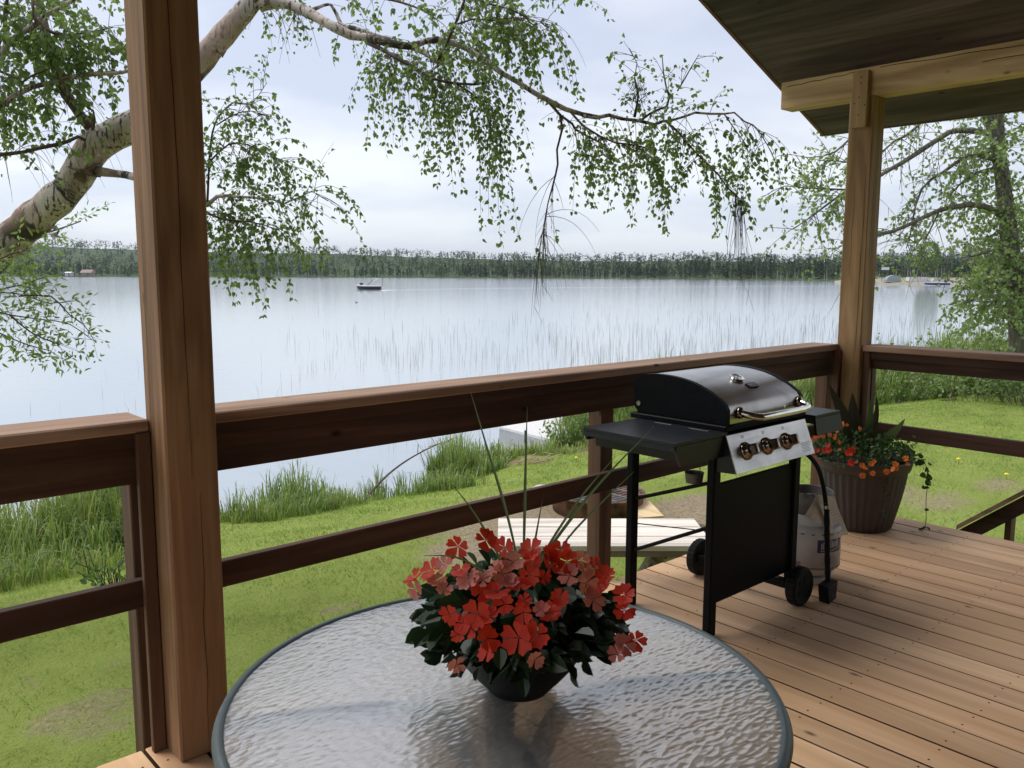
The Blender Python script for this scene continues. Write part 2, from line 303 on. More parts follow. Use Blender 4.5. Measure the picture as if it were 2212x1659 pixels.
# ---------------------------------------------------------------- mesh helpers
ORG = {}
class MB:
    def __init__(s): s.v = []; s.f = []; s.m = []
    def add(s, vs, fs, mi=0):
        o = len(s.v); s.v += [tuple(p) for p in vs]; s.f += [tuple(i+o for i in q) for q in fs]; s.m += [mi]*len(fs); return s
    def box(s, a, b, mi=0, bev=0.0):
        (x0, y0, z0), (x1, y1, z1) = a, b
        x0, x1 = min(x0, x1), max(x0, x1); y0, y1 = min(y0, y1), max(y0, y1); z0, z1 = min(z0, z1), max(z0, z1)
        return s.obox(Vector(((x0+x1)/2, (y0+y1)/2, (z0+z1)/2)), (x1-x0, y1-y0, z1-z0), Matrix.Identity(3), mi, bev)
    def obox(s, c, size, rot=None, mi=0, bev=0.0):
        rot = rot or Matrix.Identity(3); h = [k/2 for k in size]; c = Vector(c)
        if bev <= 0:
            vs = [c+rot @ Vector((sx*h[0], sy*h[1], sz*h[2])) for sz in (-1, 1) for sy in (-1, 1) for sx in (-1, 1)]
            return s.add(vs, [(0, 2, 3, 1), (4, 5, 7, 6), (0, 1, 5, 4), (2, 6, 7, 3), (0, 4, 6, 2), (1, 3, 7, 5)], mi)
        vs = []; fs = []; idx = {}
        for sx in (-1, 1):
            for sy in (-1, 1):
                for sz in (-1, 1):
                    for ax in range(3):
                        p = [sx*(h[0]-bev), sy*(h[1]-bev), sz*(h[2]-bev)]; p[ax] = (sx, sy, sz)[ax]*h[ax]
                        idx[(sx, sy, sz, ax)] = len(vs); vs.append(c+rot @ Vector(p))
        def nf(q):
            n = (vs[q[1]]-vs[q[0]]).cross(vs[q[2]]-vs[q[0]]); mid = sum((vs[i] for i in q), Vector())/len(q)-c
            fs.append(tuple(q) if n.dot(mid) > 0 else tuple(reversed(q)))
        for ax in range(3):
            o1, o2 = [i for i in range(3) if i != ax]
            for sg in (-1, 1):
                q = []
                for a, b in ((-1, -1), (1, -1), (1, 1), (-1, 1)):
                    k = [0, 0, 0]; k[ax] = sg; k[o1] = a; k[o2] = b; q.append(idx[(*k, ax)])
                nf(q)
        for ax in range(3):            # edges parallel to ax
            o1, o2 = [i for i in range(3) if i != ax]
            for a in (-1, 1):
                for b in (-1, 1):
                    k0 = [0, 0, 0]; k1 = [0, 0, 0]; k0[ax] = -1; k1[ax] = 1
                    for k in (k0, k1): k[o1] = a; k[o2] = b
                    nf([idx[(*k0, o1)], idx[(*k1, o1)], idx[(*k1, o2)], idx[(*k0, o2)]])
        for sx in (-1, 1):
            for sy in (-1, 1):
                for sz in (-1, 1): nf([idx[(sx, sy, sz, a)] for a in range(3)])
        return s.add(vs, fs, mi)
    def tube(s, pts, rad, n=8, mi=0, cap=True, flat=1.0):
        pts = [Vector(p) for p in pts]
        if not hasattr(rad, '__len__'): rad = [rad]*len(pts)
        t0 = (pts[1]-pts[0]).normalized(); a = Vector((0, 0, 1)) if abs(t0.z) < 0.9 else Vector((1, 0, 0))
        u = t0.cross(a).normalized(); vs = []
        for i, p in enumerate(pts):
            t = (pts[min(i+1, len(pts)-1)]-pts[max(i-1, 0)])
            t = t.normalized() if t.length > 1e-9 else t0
            u = (u-t*u.dot(t)); u = u.normalized() if u.length > 1e-6 else t.orthogonal().normalized()
            w_ = t.cross(u)
            for k in range(n):
                an = 2*math.pi*k/n; vs.append(p+(u*math.cos(an)+w_*math.sin(an)*flat)*rad[i])
        fs = [(i*n+k, i*n+(k+1) % n, (i+1)*n+(k+1) % n, (i+1)*n+k) for i in range(len(pts)-1) for k in range(n)]
        if cap: fs += [tuple(range(n-1, -1, -1)), tuple((len(pts)-1)*n+k for k in range(n))]
        return s.add(vs, fs, mi)
    def lathe(s, prof, c, n=40, mi=0, rot=None, mod=None):
        c = Vector(c); vs = []
        for j, (r, z) in enumerate(prof):
            for k in range(n):
                an = 2*math.pi*k/n; rr = r*(mod(k, j) if mod else 1)
                p = Vector((rr*math.cos(an), rr*math.sin(an), z)); vs.append(c+(rot @ p if rot else p))
        fs = [(j*n+k, j*n+(k+1) % n, (j+1)*n+(k+1) % n, (j+1)*n+k) for j in range(len(prof)-1) for k in range(n)]
        if prof[0][0] > 0: fs.append(tuple(range(n-1, -1, -1)))
        if prof[-1][0] > 0: fs.append(tuple((len(prof)-1)*n+k for k in range(n)))
        return s.add(vs, fs, mi)
    def prism(s, poly, off, mi=0):
        poly = [Vector(p) for p in poly]; off = Vector(off); n = len(poly)
        nrm = sum(((poly[i]-poly[0]).cross(poly[(i+1) % n]-poly[0]) for i in range(n)), Vector())
        if nrm.dot(off) > 0: poly = poly[::-1]
        vs = poly+[p+off for p in poly]
        return s.add(vs, [tuple(range(n)), tuple(range(2*n-1, n-1, -1))]+[(i, n+i, n+(i+1) % n, (i+1) % n) for i in range(n)], mi)
    def build(s, name, mats, parent=None, smooth=False):
        o = Vector((0, 0, 0))
        if parent is not None: o = ORG[parent.name]
        me = bpy.data.meshes.new(name)
        va = np.array(s.v, dtype=np.float64)-np.array(o)
        me.from_pydata(va.tolist(), [], s.f); me.update()
        if not isinstance(mats, (list, tuple)): mats = [mats]
        for m_ in mats: me.materials.append(M[m_] if isinstance(m_, str) else m_)
        if len(mats) > 1: me.polygons.foreach_set('material_index', s.m)
        if smooth: me.polygons.foreach_set('use_smooth', [True]*len(me.polygons))
        ob = bpy.data.objects.new(name, me); col.objects.link(ob)
        if parent is not None: ob.parent = parent
        ORG[ob.name] = o
        return ob
def tri_obj(name, V, Fc, mat, parent=None):
    """V (n,3) array, Fc (m,3) int array"""
    o = np.array(ORG[parent.name]) if parent is not None else np.zeros(3)
    me = bpy.data.meshes.new(name); V = V-o
    me.vertices.add(len(V)); me.vertices.foreach_set('co', V.astype(np.float32).ravel())
    k = Fc.shape[1]
    me.loops.add(Fc.size); me.loops.foreach_set('vertex_index', Fc.astype(np.int32).ravel())
    me.polygons.add(len(Fc)); me.polygons.foreach_set('loop_start', np.arange(0, Fc.size, k, dtype=np.int32)); me.polygons.foreach_set('loop_total', np.full(len(Fc), k, dtype=np.int32))
    me.update(calc_edges=True); me.validate(); me.materials.append(M[mat])
    ob = bpy.data.objects.new(name, me); col.objects.link(ob)
    if parent is not None: ob.parent = parent
    ORG[ob.name] = Vector(o); return ob
def tag(o, label, cat, group=None, kind=None):
    o['label'] = label
    if cat: o['category'] = cat
    if group: o['group'] = group
    if kind: o['kind'] = kind
    return o
def thing(name, loc, label, cat, group=None):
    o = bpy.data.objects.new(name, None); col.objects.link(o); o.location = loc; o.empty_display_size = 0.1
    ORG[o.name] = Vector(loc); return tag(o, label, cat, group)
def structure(o, label=None):
    o['kind'] = 'structure'
    if label: o['label'] = label
    return o
def rvec(): 
    v = Vector((random.gauss(0, 1), random.gauss(0, 1), random.gauss(0, 1))); return v.normalized()
def rotz(a): return Matrix.Rotation(a, 3, 'Z')
def catmull(pts, step):
    """pts: list of tuples (any length); returns smooth resample"""
    P = [np.array(p, float) for p in pts]; P = [2*P[0]-P[1]]+P+[2*P[-1]-P[-2]]; outp = []
    for i in range(1, len(P)-2):
        L = np.linalg.norm(P[i+1][:3]-P[i][:3]); n = max(1, int(L/step))
        for k in range(n):
            t = k/n
            outp.append(0.5*((2*P[i])+(-P[i-1]+P[i+1])*t+(2*P[i-1]-5*P[i]+4*P[i+1]-P[i+2])*t*t+(-P[i-1]+3*P[i]-3*P[i+1]+P[i+2])*t**3))
    outp.append(P[-2]); return outp
def text_mesh(name, body, size, mat, parent, origin, xdir, ydir, ext=0.0008):
    c = bpy.data.curves.new(name, 'FONT'); c.body = body; c.size = size; c.align_x = 'CENTER'; c.align_y = 'CENTER'; c.extrude = ext; c.resolution_u = 2
    t = bpy.data.objects.new(name+'_src', c); col.objects.link(t); bpy.context.view_layer.update()
    me = bpy.data.meshes.new_from_object(t); bpy.data.objects.remove(t); bpy.data.curves.remove(c)
    x = Vector(xdir).normalized(); y = Vector(ydir).normalized(); z = x.cross(y)
    mt = Matrix((x, y, z)).transposed().to_4x4(); mt.translation = Vector(origin)-ORG[parent.name]
    me.transform(mt); me.materials.clear(); me.materials.append(M[mat]); me.name = name
    ob = bpy.data.objects.new(name, me); col.objects.link(ob); ob.parent = parent; ORG[ob.name] = ORG[parent.name]; return ob

# ---------------------------------------------------------------- terrain
WATER = -1.9
SHX = [-60, 0, 2.2, 3.6, 4.3, 5.5, 6.6, 7.3, 8.2, 9.0, 9.7, 10.4, 11.2, 12.2, 13.8, 18.9, 20.5, 30, 40, 60, 90]
SHY = [12, 11.8, 11.5, 11.6, 10.9, 10.9, 10.3, 10.1, 11.2, 11.7, 11.0, 10.8, 11.3, 12.0, 12.3, 13.2, 11.8, 12.5, 13.9, 14, 10]
def shore(x): return np.interp(x, SHX, SHY)
def sm(a, b, x):
    t = np.clip((x-a)/(b-a), 0, 1); return t*t*(3-2*t)
def gz(x, y):
    x = np.asarray(x, float); y = np.asarray(y, float); s = shore(x)
    z = -0.80-0.52*sm(6.0, 9.5, y)-0.25*sm(9, 22, x)*sm(-2, 4, y)
    z = z+(-1.62-z)*sm(s-2.2, s-0.6, y)
    z = z+(-2.7-z)*sm(s-0.6, s+1.2, y)
    z = z+0.018*np.sin(x*1.7+y*0.6)*np.cos(y*1.3-x*0.4)+0.010*np.sin(x*4.1)*np.sin(y*3.7)
    return z
def gzf(x, y): return float(gz(x, y))
BARE = [(2.1, 4.2, 0.55, 0.28), (2.9, 3.9, 0.45, 0.2), (1.6, 3.7, 0.5, 0.25), (2.6, 3.3, 0.6, 0.25), (1.2, 4.5, 0.4, 0.2), (5.6, 6.0, 1.5, 0.55), (6.9, 4.9, 0.9, 0.35), (4.6, 5.4, 0.8, 0.35),
        (8.6, 10.0, 0.8, 0.4), (10.4, 9.4, 0.7, 0.3), (9.0, 3.4, 0.9, 0.3), (10.2, 3.2, 0.7, 0.25), (2.9, 5.0, 0.3, 0.12), (7.7, 2.6, 0.5, 0.2)]
for px_, py_, r_, h_ in ((60, 1440, 0.20, 0.4), (160, 1520, 0.34, 0.5), (250, 1500, 0.30, 0.5), (110, 1590, 0.28, 0.5), (40, 1480, 0.2, 0.4), (275, 1420, 0.16, 0.3), (520, 1370, 0.14, 0.3), (1960, 1060, 0.5, 0.25), (1300, 1290, 0.3, 0.3)):
    q_ = Z(px_, py_, -0.80); BARE.append((q_.x, q_.y, r_, h_))
def bare(x, y):
    b = np.zeros_like(x)
    for cx, cy, r, h in BARE: b = np.maximum(b, (0.9 if r > 0.7 and h > 0.3 else 0.58)*np.exp(-(((x-cx)**2+((y-cy)*1.7)**2)/(r*r))))
    return b
def grid_terrain():
    xs = np.concatenate([np.linspace(-60, -6, 14)[:-1], np.arange(-6, 26, 0.22), np.linspace(26, 90, 33)])
    ys = np.concatenate([np.linspace(-60, -4, 10)[:-1], np.arange(-4, 14.6, 0.2), np.linspace(15, 18, 4)])
    X, Y = np.meshgrid(xs, ys, indexing='ij'); Zz = gz(X, Y)
    V = np.stack([X.ravel(), Y.ravel(), Zz.ravel()], 1); ny = len(ys)
    I = np.arange(len(xs)-1)[:, None]*ny+np.arange(ny-1)[None, :]; I = I.ravel()
    Fc = np.stack([I, I+ny, I+ny+1, I+1], 1)
    o = tri_obj('ground', V, Fc, 'ground'); structure(o, 'green lawn sloping down to the lake with worn brown patches')
    a = o.data.attributes.new('bare', 'FLOAT', 'POINT'); a.data.foreach_set('value', bare(X.ravel(), Y.ravel()).astype(np.float32))
    o.data.polygons.foreach_set('use_smooth', [True]*len(o.data.polygons))
grid_terrain()
mb = MB(); mb.add([(-3000, -3000, -2.75), (3000, -3000, -2.75), (3000, 3000, -2.75), (-3000, 3000, -2.75)], [(0, 1, 2, 3)])
structure(mb.build('lake_bed', 'soil'), 'lake bed and land under everything')
mb = MB(); mb.add([(-900, 9.3, WATER), (2600, 9.3, WATER), (2600, 2600, WATER), (-900, 2600, WATER)], [(0, 1, 2, 3)])
structure(mb.build('lake', 'water'), 'calm pale lake water reflecting the sky')
# ---------------------------------------------------------------- far shore
def AZ(x):                      # world XY direction for picture column x (unit forward depth)
    r = ray(x, 594); return np.array([r.x, r.y])
FARD = lambda x: float(np.interp(x, [-400, 0, 400, 900, 1300, 1600, 1800, 2300, 2700], [690, 700, 720, 700, 640, 560, 470, 430, 400]))
HL = lambda x: float(np.interp(x, [-400, 0, 100, 300, 600, 740, 925, 1106, 1300, 1500, 1700, 2000, 2300, 2700], [522, 521, 521, 528, 534, 535, 543, 547, 549, 546, 549, 541, 533, 531]))
def far_land():
    mb = MB(); cols_ = list(range(-500, 2900, 25)); rows = [0, 4, 40, 160, 420, 900, 1100]
    vs = []
    for x in cols_:
        d0 = FARD(x); a = AZ(x); dr = d0+900
        ztop = CAMZ+(594-HL(x))*dr/FPX-15
        for r_ in rows:
            d = d0+r_; hz = [-2.6, -1.4, -0.6, -0.2, 0.30, 1.0, 0.9]; q = hz[rows.index(r_)]
            zz = q if r_ < 200 else (ztop*q+random.uniform(-1, 1))
            vs.append((a[0]*d, a[1]*d, zz))
    n = len(rows)
    fs = [(i*n+j, (i+1)*n+j, (i+1)*n+j+1, i*n+j+1) for i in range(len(cols_)-1) for j in range(n-1)]
    mb.add(vs, fs); structure(mb.build('far_hills', 'decid', smooth=True), 'low wooded hills along the far shore')
far_land()
class Shards:
    def __init__(s): s.V = []; s.n = 0
    def tri(s, c, size, up=0.5):
        a = rng.normal(size=(len(c), 3, 3))*np.array([1, 1, up])*np.asarray(size).reshape(-1, 1, 1)
        s.V.append((np.asarray(c)[:, None, :]+a).reshape(-1, 3))
    def build(s, name, mat, parent=None):
        V = np.concatenate(s.V); Fc = np.arange(len(V)).reshape(-1, 3); return tri_obj(name, V, Fc, mat, parent)
def tree_shards(S, x, y, z, h, kind, n, rad=None, k_=1.25):
    u = rng.random(n)
    if kind == 'c':
        t = u**0.75; r = (rad or h*0.12)*(1-t)*(0.6+0.4*((t*9) % 1))+0.15; sz = h*0.030*(1.2-t)+0.22
    else:
        t = 0.18+0.82*u; r = (rad or h*0.30)*np.sqrt(np.clip(1-((t-0.58)/0.44)**2, 0.02, 1)); sz = np.full(n, h*0.035)
    a = rng.random(n)*6.283; q = np.sqrt(rng.random(n)*0.6+0.4)
    c = np.stack([x+r*q*np.cos(a), y+r*q*np.sin(a), z+t*h], 1); S.tri(c, sz*k_, 0.9)
SC, SD, SS = Shards(), Shards(), Shards(); snag = MB()
for i in range(1500):
    x = random.uniform(-120, 2330); row = random.choice([0, 0, 1, 2, 3]); d = FARD(x)+8+row*14+random.uniform(0, 12)
    a = AZ(x); z = -1.0+row*0.5
    con = random.random() < (0.62 if x > 1000 else 0.40)
    h = random.uniform(7.5, 14) if x < 1300 else random.uniform(9, 17)
    h *= float(np.interp(x, [0, 900, 1300, 1440, 1480, 2300], [1.05, 0.95, 0.95, 1.15, 1.0, 0.95]))
    h *= 0.86+0.20*math.sin(x*0.012+1.0)+0.12*math.sin(x*0.047)+0.08*math.sin(x*0.13)
    if x > 1550: h *= float(np.interp(d, [400, 700], [0.72, 1.0]))
    if con: tree_shards(SC, a[0]*d, a[1]*d, z, h*random.uniform(0.55, 1.25), 'c', 70)
    else: tree_shards(SD, a[0]*d, a[1]*d, z, h*random.uniform(0.45, 0.9), 'd', 70)
for i in range(2600):            # wooded ridge behind
    x = random.uniform(-120, 2330); k = random.random(); d = FARD(x)+120+k*800; a = AZ(x)
    ztop = CAMZ+(594-HL(x))*(FARD(x)+900)/FPX-11
    z = ztop*float(np.interp(k*800+120, [160, 420, 900], [0.0, 0.30, 1.0]))-1
    kind = 'c' if random.random() < 0.3 else 'd'
    tree_shards(SC if kind == 'c' else SD, a[0]*d, a[1]*d, z, random.uniform(9, 14), kind, 26, rad=None if kind == 'c' else 6.0, k_=2.3)
for i in range(900):             # pale shrubs on the bank
    x = random.uniform(-120, 2330); d = FARD(x)+random.uniform(2, 10); a = AZ(x)
    tree_shards(SS, a[0]*d, a[1]*d, -1.7, random.uniform(1.5, 4.0), 'd', 26, rad=random.uniform(1.5, 4))
for i in range(150):             # bare standing trunks
    x = random.choice([random.uniform(500, 1300), random.uniform(1200, 2250), random.uniform(1850, 2200)]); d = FARD(x)+random.uniform(3, 9); a = AZ(x); h = random.uniform(3, 8)
    p = Vector((a[0]*d, a[1]*d, -1.6)); snag.tube([p, p+Vector((random.uniform(-.6, .6), random.uniform(-.6, .6), h))], [0.16, 0.05], 4, cap=False)
tag(SC.build('distant_conifers', 'conifer'), 'dark spruce mixed through the forest on the far shore', 'forest', kind='stuff')
tag(SD.build('distant_broadleaf_forest', 'decid'), 'mid green broadleaf forest covering the far shore and ridge', 'forest', kind='stuff')
tag(SS.build('far_shore_shrubs', 'farshrub'), 'pale shrubs and grass along the waterline of the far shore', 'shrubs', kind='stuff')
tag(snag.build('bare_trunks', 'snag'), 'bare grey standing trunks at the edge of the far forest', 'dead trees', kind='stuff')

# gravel point on the right with boats
def point_land():
    mb = MB(); top = [(1800, 292), (1860, 285), (1950, 275), (2050, 268), (2150, 262), (2260, 255), (2400, 245), (2600, 235)]
    vs = []
    for x, d in top:
        a = AZ(x)
        for dd, z in ((-8, -2.5), (0, -1.88), (5, -0.9), (16, -0.35), (60, -0.2), (260, 0.3)):
            if x <= 1800: z = min(z, -2.0)
            vs.append((a[0]*(d+dd), a[1]*(d+dd), z))
    fs = [(i*6+j, (i+1)*6+j, (i+1)*6+j+1, i*6+j+1) for i in range(len(top)-1) for j in range(5)]
    mb.add(vs, fs); structure(mb.build('gravel_point', 'sand', smooth=True), 'low gravel point with pale beach running into the lake')
    S = Shards()
    for i in range(1100):
        x = random.uniform(1840, 2500); d = float(np.interp(x, [t[0] for t in top], [t[1] for t in top])); a = AZ(x)
        dd = random.choice([random.uniform(-5, 0), random.uniform(14, 150), random.uniform(14, 60)])
        h = 0.5 if dd < 1 else random.uniform(0.6, 2.6); z = -1.9 if dd < 1 else -0.4
        tree_shards(S, a[0]*(d+dd), a[1]*(d+dd), z, h, 'd', 16, rad=random.uniform(0.8, 2.4))
    tag(S.build('point_undergrowth', 'farshrub'), 'rough grass and shrubs over the gravel point', 'undergrowth', kind='stuff')
point_land()
def dist_tree(x, d, h, r, mat, lab, n=3000, kind='d'):
    a = AZ(x)*d; t = thing('broadleaf_tree', (a[0], a[1], -0.6), lab, 'tree')
    S = Shards(); tree_shards(S, a[0], a[1], 0.4, h, kind, n, rad=r, k_=0.7); S.V = [v for v in S.V]
    S.build('crown', mat, t)
    mb = MB(); mb.tube([(a[0], a[1], -0.7), (a[0]+0.2, a[1], h*0.6)], [0.3, 0.1], 6); mb.build('trunk', 'bark', t)
dist_tree(2003, 285, 12.0, 3.9, 'bushleaf', 'full green tree standing on the gravel point behind the blue boat')
def boat(name, lab, x, d, z, length, beam, hgt, heading, hull, deckm, extras):
    a = AZ(x)*d; t = thing(name, (a[0], a[1], z), lab, 'boat')
    c = Vector((a[0], a[1], z)); fw = Vector((math.cos(heading), math.sin(heading), 0)); sd_ = Vector((-fw.y, fw.x, 0))
    st = [(-0.5, 0.85, 0.0), (-0.2, 1.0, 0.0), (0.15, 0.95, 0.02), (0.38, 0.6, 0.12), (0.5, 0.06, 0.3)]
    vs = []
    for u, w_, lift in st:
        o = c+fw*u*length
        vs += [o+sd_*w_*beam*0.32+UP*(-0.12+lift*hgt), o+sd_*w_*beam*0.5+UP*hgt*(0.8+lift*0.5), o-sd_*w_*beam*0.5+UP*hgt*(0.8+lift*0.5), o-sd_*w_*beam*0.32+UP*(-0.12+lift*hgt)]
    fs = [(i*4+k, (i+1)*4+k, (i+1)*4+(k+1) % 4, i*4+(k+1) % 4) for i in range(4) for k in (0, 2, 3)]+[(0, 1, 2, 3), (19, 18, 17, 16)]
    MB().add(vs, fs).build('hull', hull, t)
    vs2 = []
    for u, w_, lift in st:
        o = c+fw*u*length*1.01
        for s_ in (1, -1):
            for dz in (0.0, 0.22*hgt+0.05): vs2.append(o+sd_*s_*w_*beam*(0.52 if dz == 0 else 0.46)+UP*(hgt*(0.8+lift*0.5)+dz))
    fs2 = []
    for i in range(4):
        b0, b1 = i*4, (i+1)*4
        fs2 += [(b0, b1, b1+1, b0+1), (b0+2, b0+3, b1+3, b1+2), (b0+1, b1+1, b1+3, b0+3)]
    fs2 += [(0, 1, 3, 2), (16, 18, 19, 17)]
    MB().add(vs2, fs2).build('deck', deckm, t)
    extras(t, c, fw, sd_); return t
rd = ray(797, 594); perp = Vector((R0.x, R0.y, 0))
def ex1(t, c, fw, sd_):
    MB().prism([c+fw*-0.1+UP*0.95+sd_*0.75, c+fw*0.5+UP*0.95+sd_*0.75, c+fw*-0.9+UP*2.0+sd_*0.6], sd_*-1.4).build('windscreen', 'glasspane', t)
    a = MB(); 
    for s_ in (0.8, -0.8): a.tube([c-fw*0.1+sd_*s_+UP*0.9, c-fw*1.3+sd_*s_+UP*2.0, c-fw*2.0+sd_*s_+UP*2.35], 0.06, 6)
    a.box(c-fw*2.1+UP*2.3-sd_*0.8, c-fw*1.3+UP*2.42+sd_*0.8); a.build('tower', 'white', t)
    MB().obox(c+fw*1.7+UP*1.15, (0.5, 0.5, 0.55), mi=0).build('bow_cushion', 'hull_dark', t)
    MB().tube([c-fw*2.9+UP*0.8, c-fw*2.9+UP*2.3], 0.04, 6).build('flag_pole', 'darkmetal', t)
    MB().box(c-fw*3.3+UP*0.35-sd_*0.7, c-fw*2.7+UP*0.5+sd_*0.7).build('swim_platform', 'white', t)
hd = math.atan2(-perp.y, -perp.x)
boat('motorboat', 'white motorboat with black hull and raised tower crossing the open lake', 797, 183, WATER, 5.2, 2.2, 0.85, hd, 'hull_dark', 'white', ex1)
def ex2(t, c, fw, sd_):
    MB().obox(c-fw*2.6+UP*1.1, (0.7, 0.5, 0.9)).build('outboard_motor', 'hull_dark', t)
    MB().obox(c+fw*0.2+UP*0.95, (1.2, 0.9, 0.5)).build('seat', 'white', t)
boat('rowing_boat', 'long blue boat lying against the gravel point', 2025, 262, -1.5, 7.6, 1.8, 0.75, math.atan2(-perp.y, -perp.x), 'hull_blue', 'dockwhite', ex2)
def shed(x, d, z, wdt, hgt, dep, lab, roofh, roofm, wallm, name='cabin', cat='cabin'):
    a = AZ(x)*d; c = Vector((a[0], a[1], z)); t = thing(name, c, lab, cat); fw = R0.copy(); sd_ = F0.copy()
    rot = Matrix((fw, sd_, UP)).transposed()
    MB().obox(c+UP*hgt/2, (wdt, dep, hgt), rot).build('wall', wallm, t)
    p = [c-fw*(wdt/2+0.5)+UP*hgt-sd_*(dep/2+0.6), c-fw*(wdt/2+0.5)+UP*(hgt+roofh), c-fw*(wdt/2+0.5)+UP*hgt+sd_*(dep/2+0.6)]
    MB().prism(p, fw*(wdt+1)).build('roof', roofm, t)
    MB().obox(c+fw*wdt*0.2+UP*hgt*0.5-sd_*(dep/2+0.05), (0.9, 0.06, hgt*0.8), rot).build('door', 'hull_dark', t)
shed(190, 698, -0.9, 8.5, 2.4, 7, 'low wooden cabin with a brownish roof on the far shore', 2.6, 'roofred', 'cabinwall')
shed(150, 696, -1.2, 4.5, 2.6, 5, 'small pale grey boathouse beside the brown roofed cabin', 0.9, 'dockwhite', 'dockside', 'boathouse', 'boathouse')
def crate(x, d, z, wd, hh, dp, lab, name, m_, m2='darkmetal', cat='boat cover'):
    a = AZ(x)*d; c = Vector((a[0], a[1], z)); t = thing(name, c, lab, cat); rot = Matrix((R0, F0, UP)).transposed()
    MB().obox(c+UP*hh/2, (wd, dp, hh), rot, bev=0.08).build('body', m_, t)
    MB().obox(c+UP*(hh+0.06), (wd+0.3, dp+0.2, 0.12), rot).build('top', m2, t); return t, c, rot
crate(1981, 283, -0.75, 6.2, 1.7, 2.4, 'long white pontoon box with dark top parked on the gravel point', 'pontoon_boat', 'white', cat='boat')
crate(2025, 280, -0.75, 3.3, 1.5, 2.2, 'short white pontoon box beside the longer one on the point', 'pontoon_boat', 'white', cat='boat')
t_, c_, rt_ = crate(1929, 283, -0.7, 5.0, 0.3, 2.2, 'grey covered boat with arched frame on the gravel point', 'covered_boat', 'dockside', 'dockside', 'boat')
m_ = MB()
m_.prism([c_+rt_ @ Vector((-2.4+2.4*(1-math.cos(k*math.pi/10)), -1, 0.4+1.7*math.sin(k*math.pi/10))) for k in range(11)], rt_ @ Vector((0, 2, 0))); m_.build('canopy', 'glasspane', t_)
a_ = AZ(1912)*284; c_ = Vector((a_[0], a_[1], -0.7)); t_ = thing('notice_board', c_, 'white notice board on two legs on the gravel point', 'sign')
rt_ = Matrix((R0, F0, UP)).transposed(); MB().obox(c_+UP*4.3, (2.5, 0.2, 0.9), rt_).build('panel', 'white', t_)
for s_ in (-1, 1): MB().tube([c_+R0*s_, c_+R0*s_+UP*4.0], 0.1, 6).build('leg', 'logbark', t_)
mb = MB(); ps = [Z(x_, y_, WATER-0.02) for x_, y_ in ((826, 627.5), (1000, 624), (1300, 621), (1700, 618.5), (2100, 617.5))]
mb.tube([Vector(q[:3]) for q in catmull([tuple(p) for p in ps], 8)], 0.9, 8, flat=0.09); structure(mb.build('wake_ripple', 'water', None, True), 'long low ripple trailing behind the motorboat')
# duck
a_ = Z(770, 654, WATER); t_ = thing('duck', a_, 'small dark duck swimming near the motorboat', 'duck')
mb = MB(); hd_ = -R0
pr = [(-0.24, 0.015, 0.14), (-0.18, 0.07, 0.10), (-0.05, 0.11, 0.08), (0.08, 0.10, 0.08), (0.16, 0.05, 0.13), (0.18, 0.04, 0.22), (0.20, 0.055, 0.30), (0.26, 0.045, 0.31), (0.34, 0.012, 0.29)]
mb.tube([a_+hd_*u*0.62+UP*(z*0.62-0.03) for u, r_, z in pr], [r_*0.62 for u, r_, z in pr], 8); mb.build('body', 'hull_dark', t_, True)

# ---------------------------------------------------------------- deck, railings, roof
LX = -2.0
deck = thing('deck', (2.0, 1.0, 0), 'timber deck of reddish boards running towards the lake', 'deck')
mb = MB(); x = LX; GAP = 0.0115; scr = []
while x < 5.35:
    wd = 0.138; e = random.uniform(-0.004, 0.004)
    if x+wd > 5.40: break
    z1 = random.uniform(-.001, .0006); n0 = len(mb.m); mb.box((x, -0.62, -0.034), (x+wd, 2.69+e, z1), bev=0.0035)
    nf = len(mb.m)-n0
    for q in range(nf):                       # faces on the long edges are coloured dark for the shade in the gaps
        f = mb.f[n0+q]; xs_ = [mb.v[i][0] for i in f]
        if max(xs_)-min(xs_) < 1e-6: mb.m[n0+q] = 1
    for k in range(9):
        yy = 2.58-k*0.4
        for dx_ in (0.028, 0.11):
            if x > 0.2: mb.lathe([(0.0042, z1+0.0002), (0.0038, z1+0.0007), (0, z1+0.0003)], (x+dx_+random.uniform(-.004, .004), yy+random.uniform(-.006, .006), 0), 6, 2)
    x += wd+GAP
XE = x-GAP
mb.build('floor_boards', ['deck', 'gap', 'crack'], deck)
mb = MB(); mb.box((LX+.02, 2.60, -0.27), (XE-0.02, 2.64, -0.036)); mb.box((XE-0.06, -0.6, -0.27), (XE-0.02, 2.598, -0.036)); mb.box((LX+.02, -0.6, -0.27), (LX+.06, 2.598, -0.036))
mb.build('rim_joist', 'rim', deck)
mb = MB()
for k in range(-2, 13):
    if -0.6 < k*0.4-0.9 < 2.55: mb.box((LX+.07, k*0.4-0.9, -0.26), (XE-0.065, k*0.4-0.862, -0.036))
mb.build('joists', 'rim', deck)
for px in (-1.8, 0.2, 2.6, 5.1):
    mb = MB(); mb.box((px, 2.3, gzf(px, 2.3)-0.3), (px+0.14, 2.44, -0.27)); mb.build('support_post', 'railZ', deck)

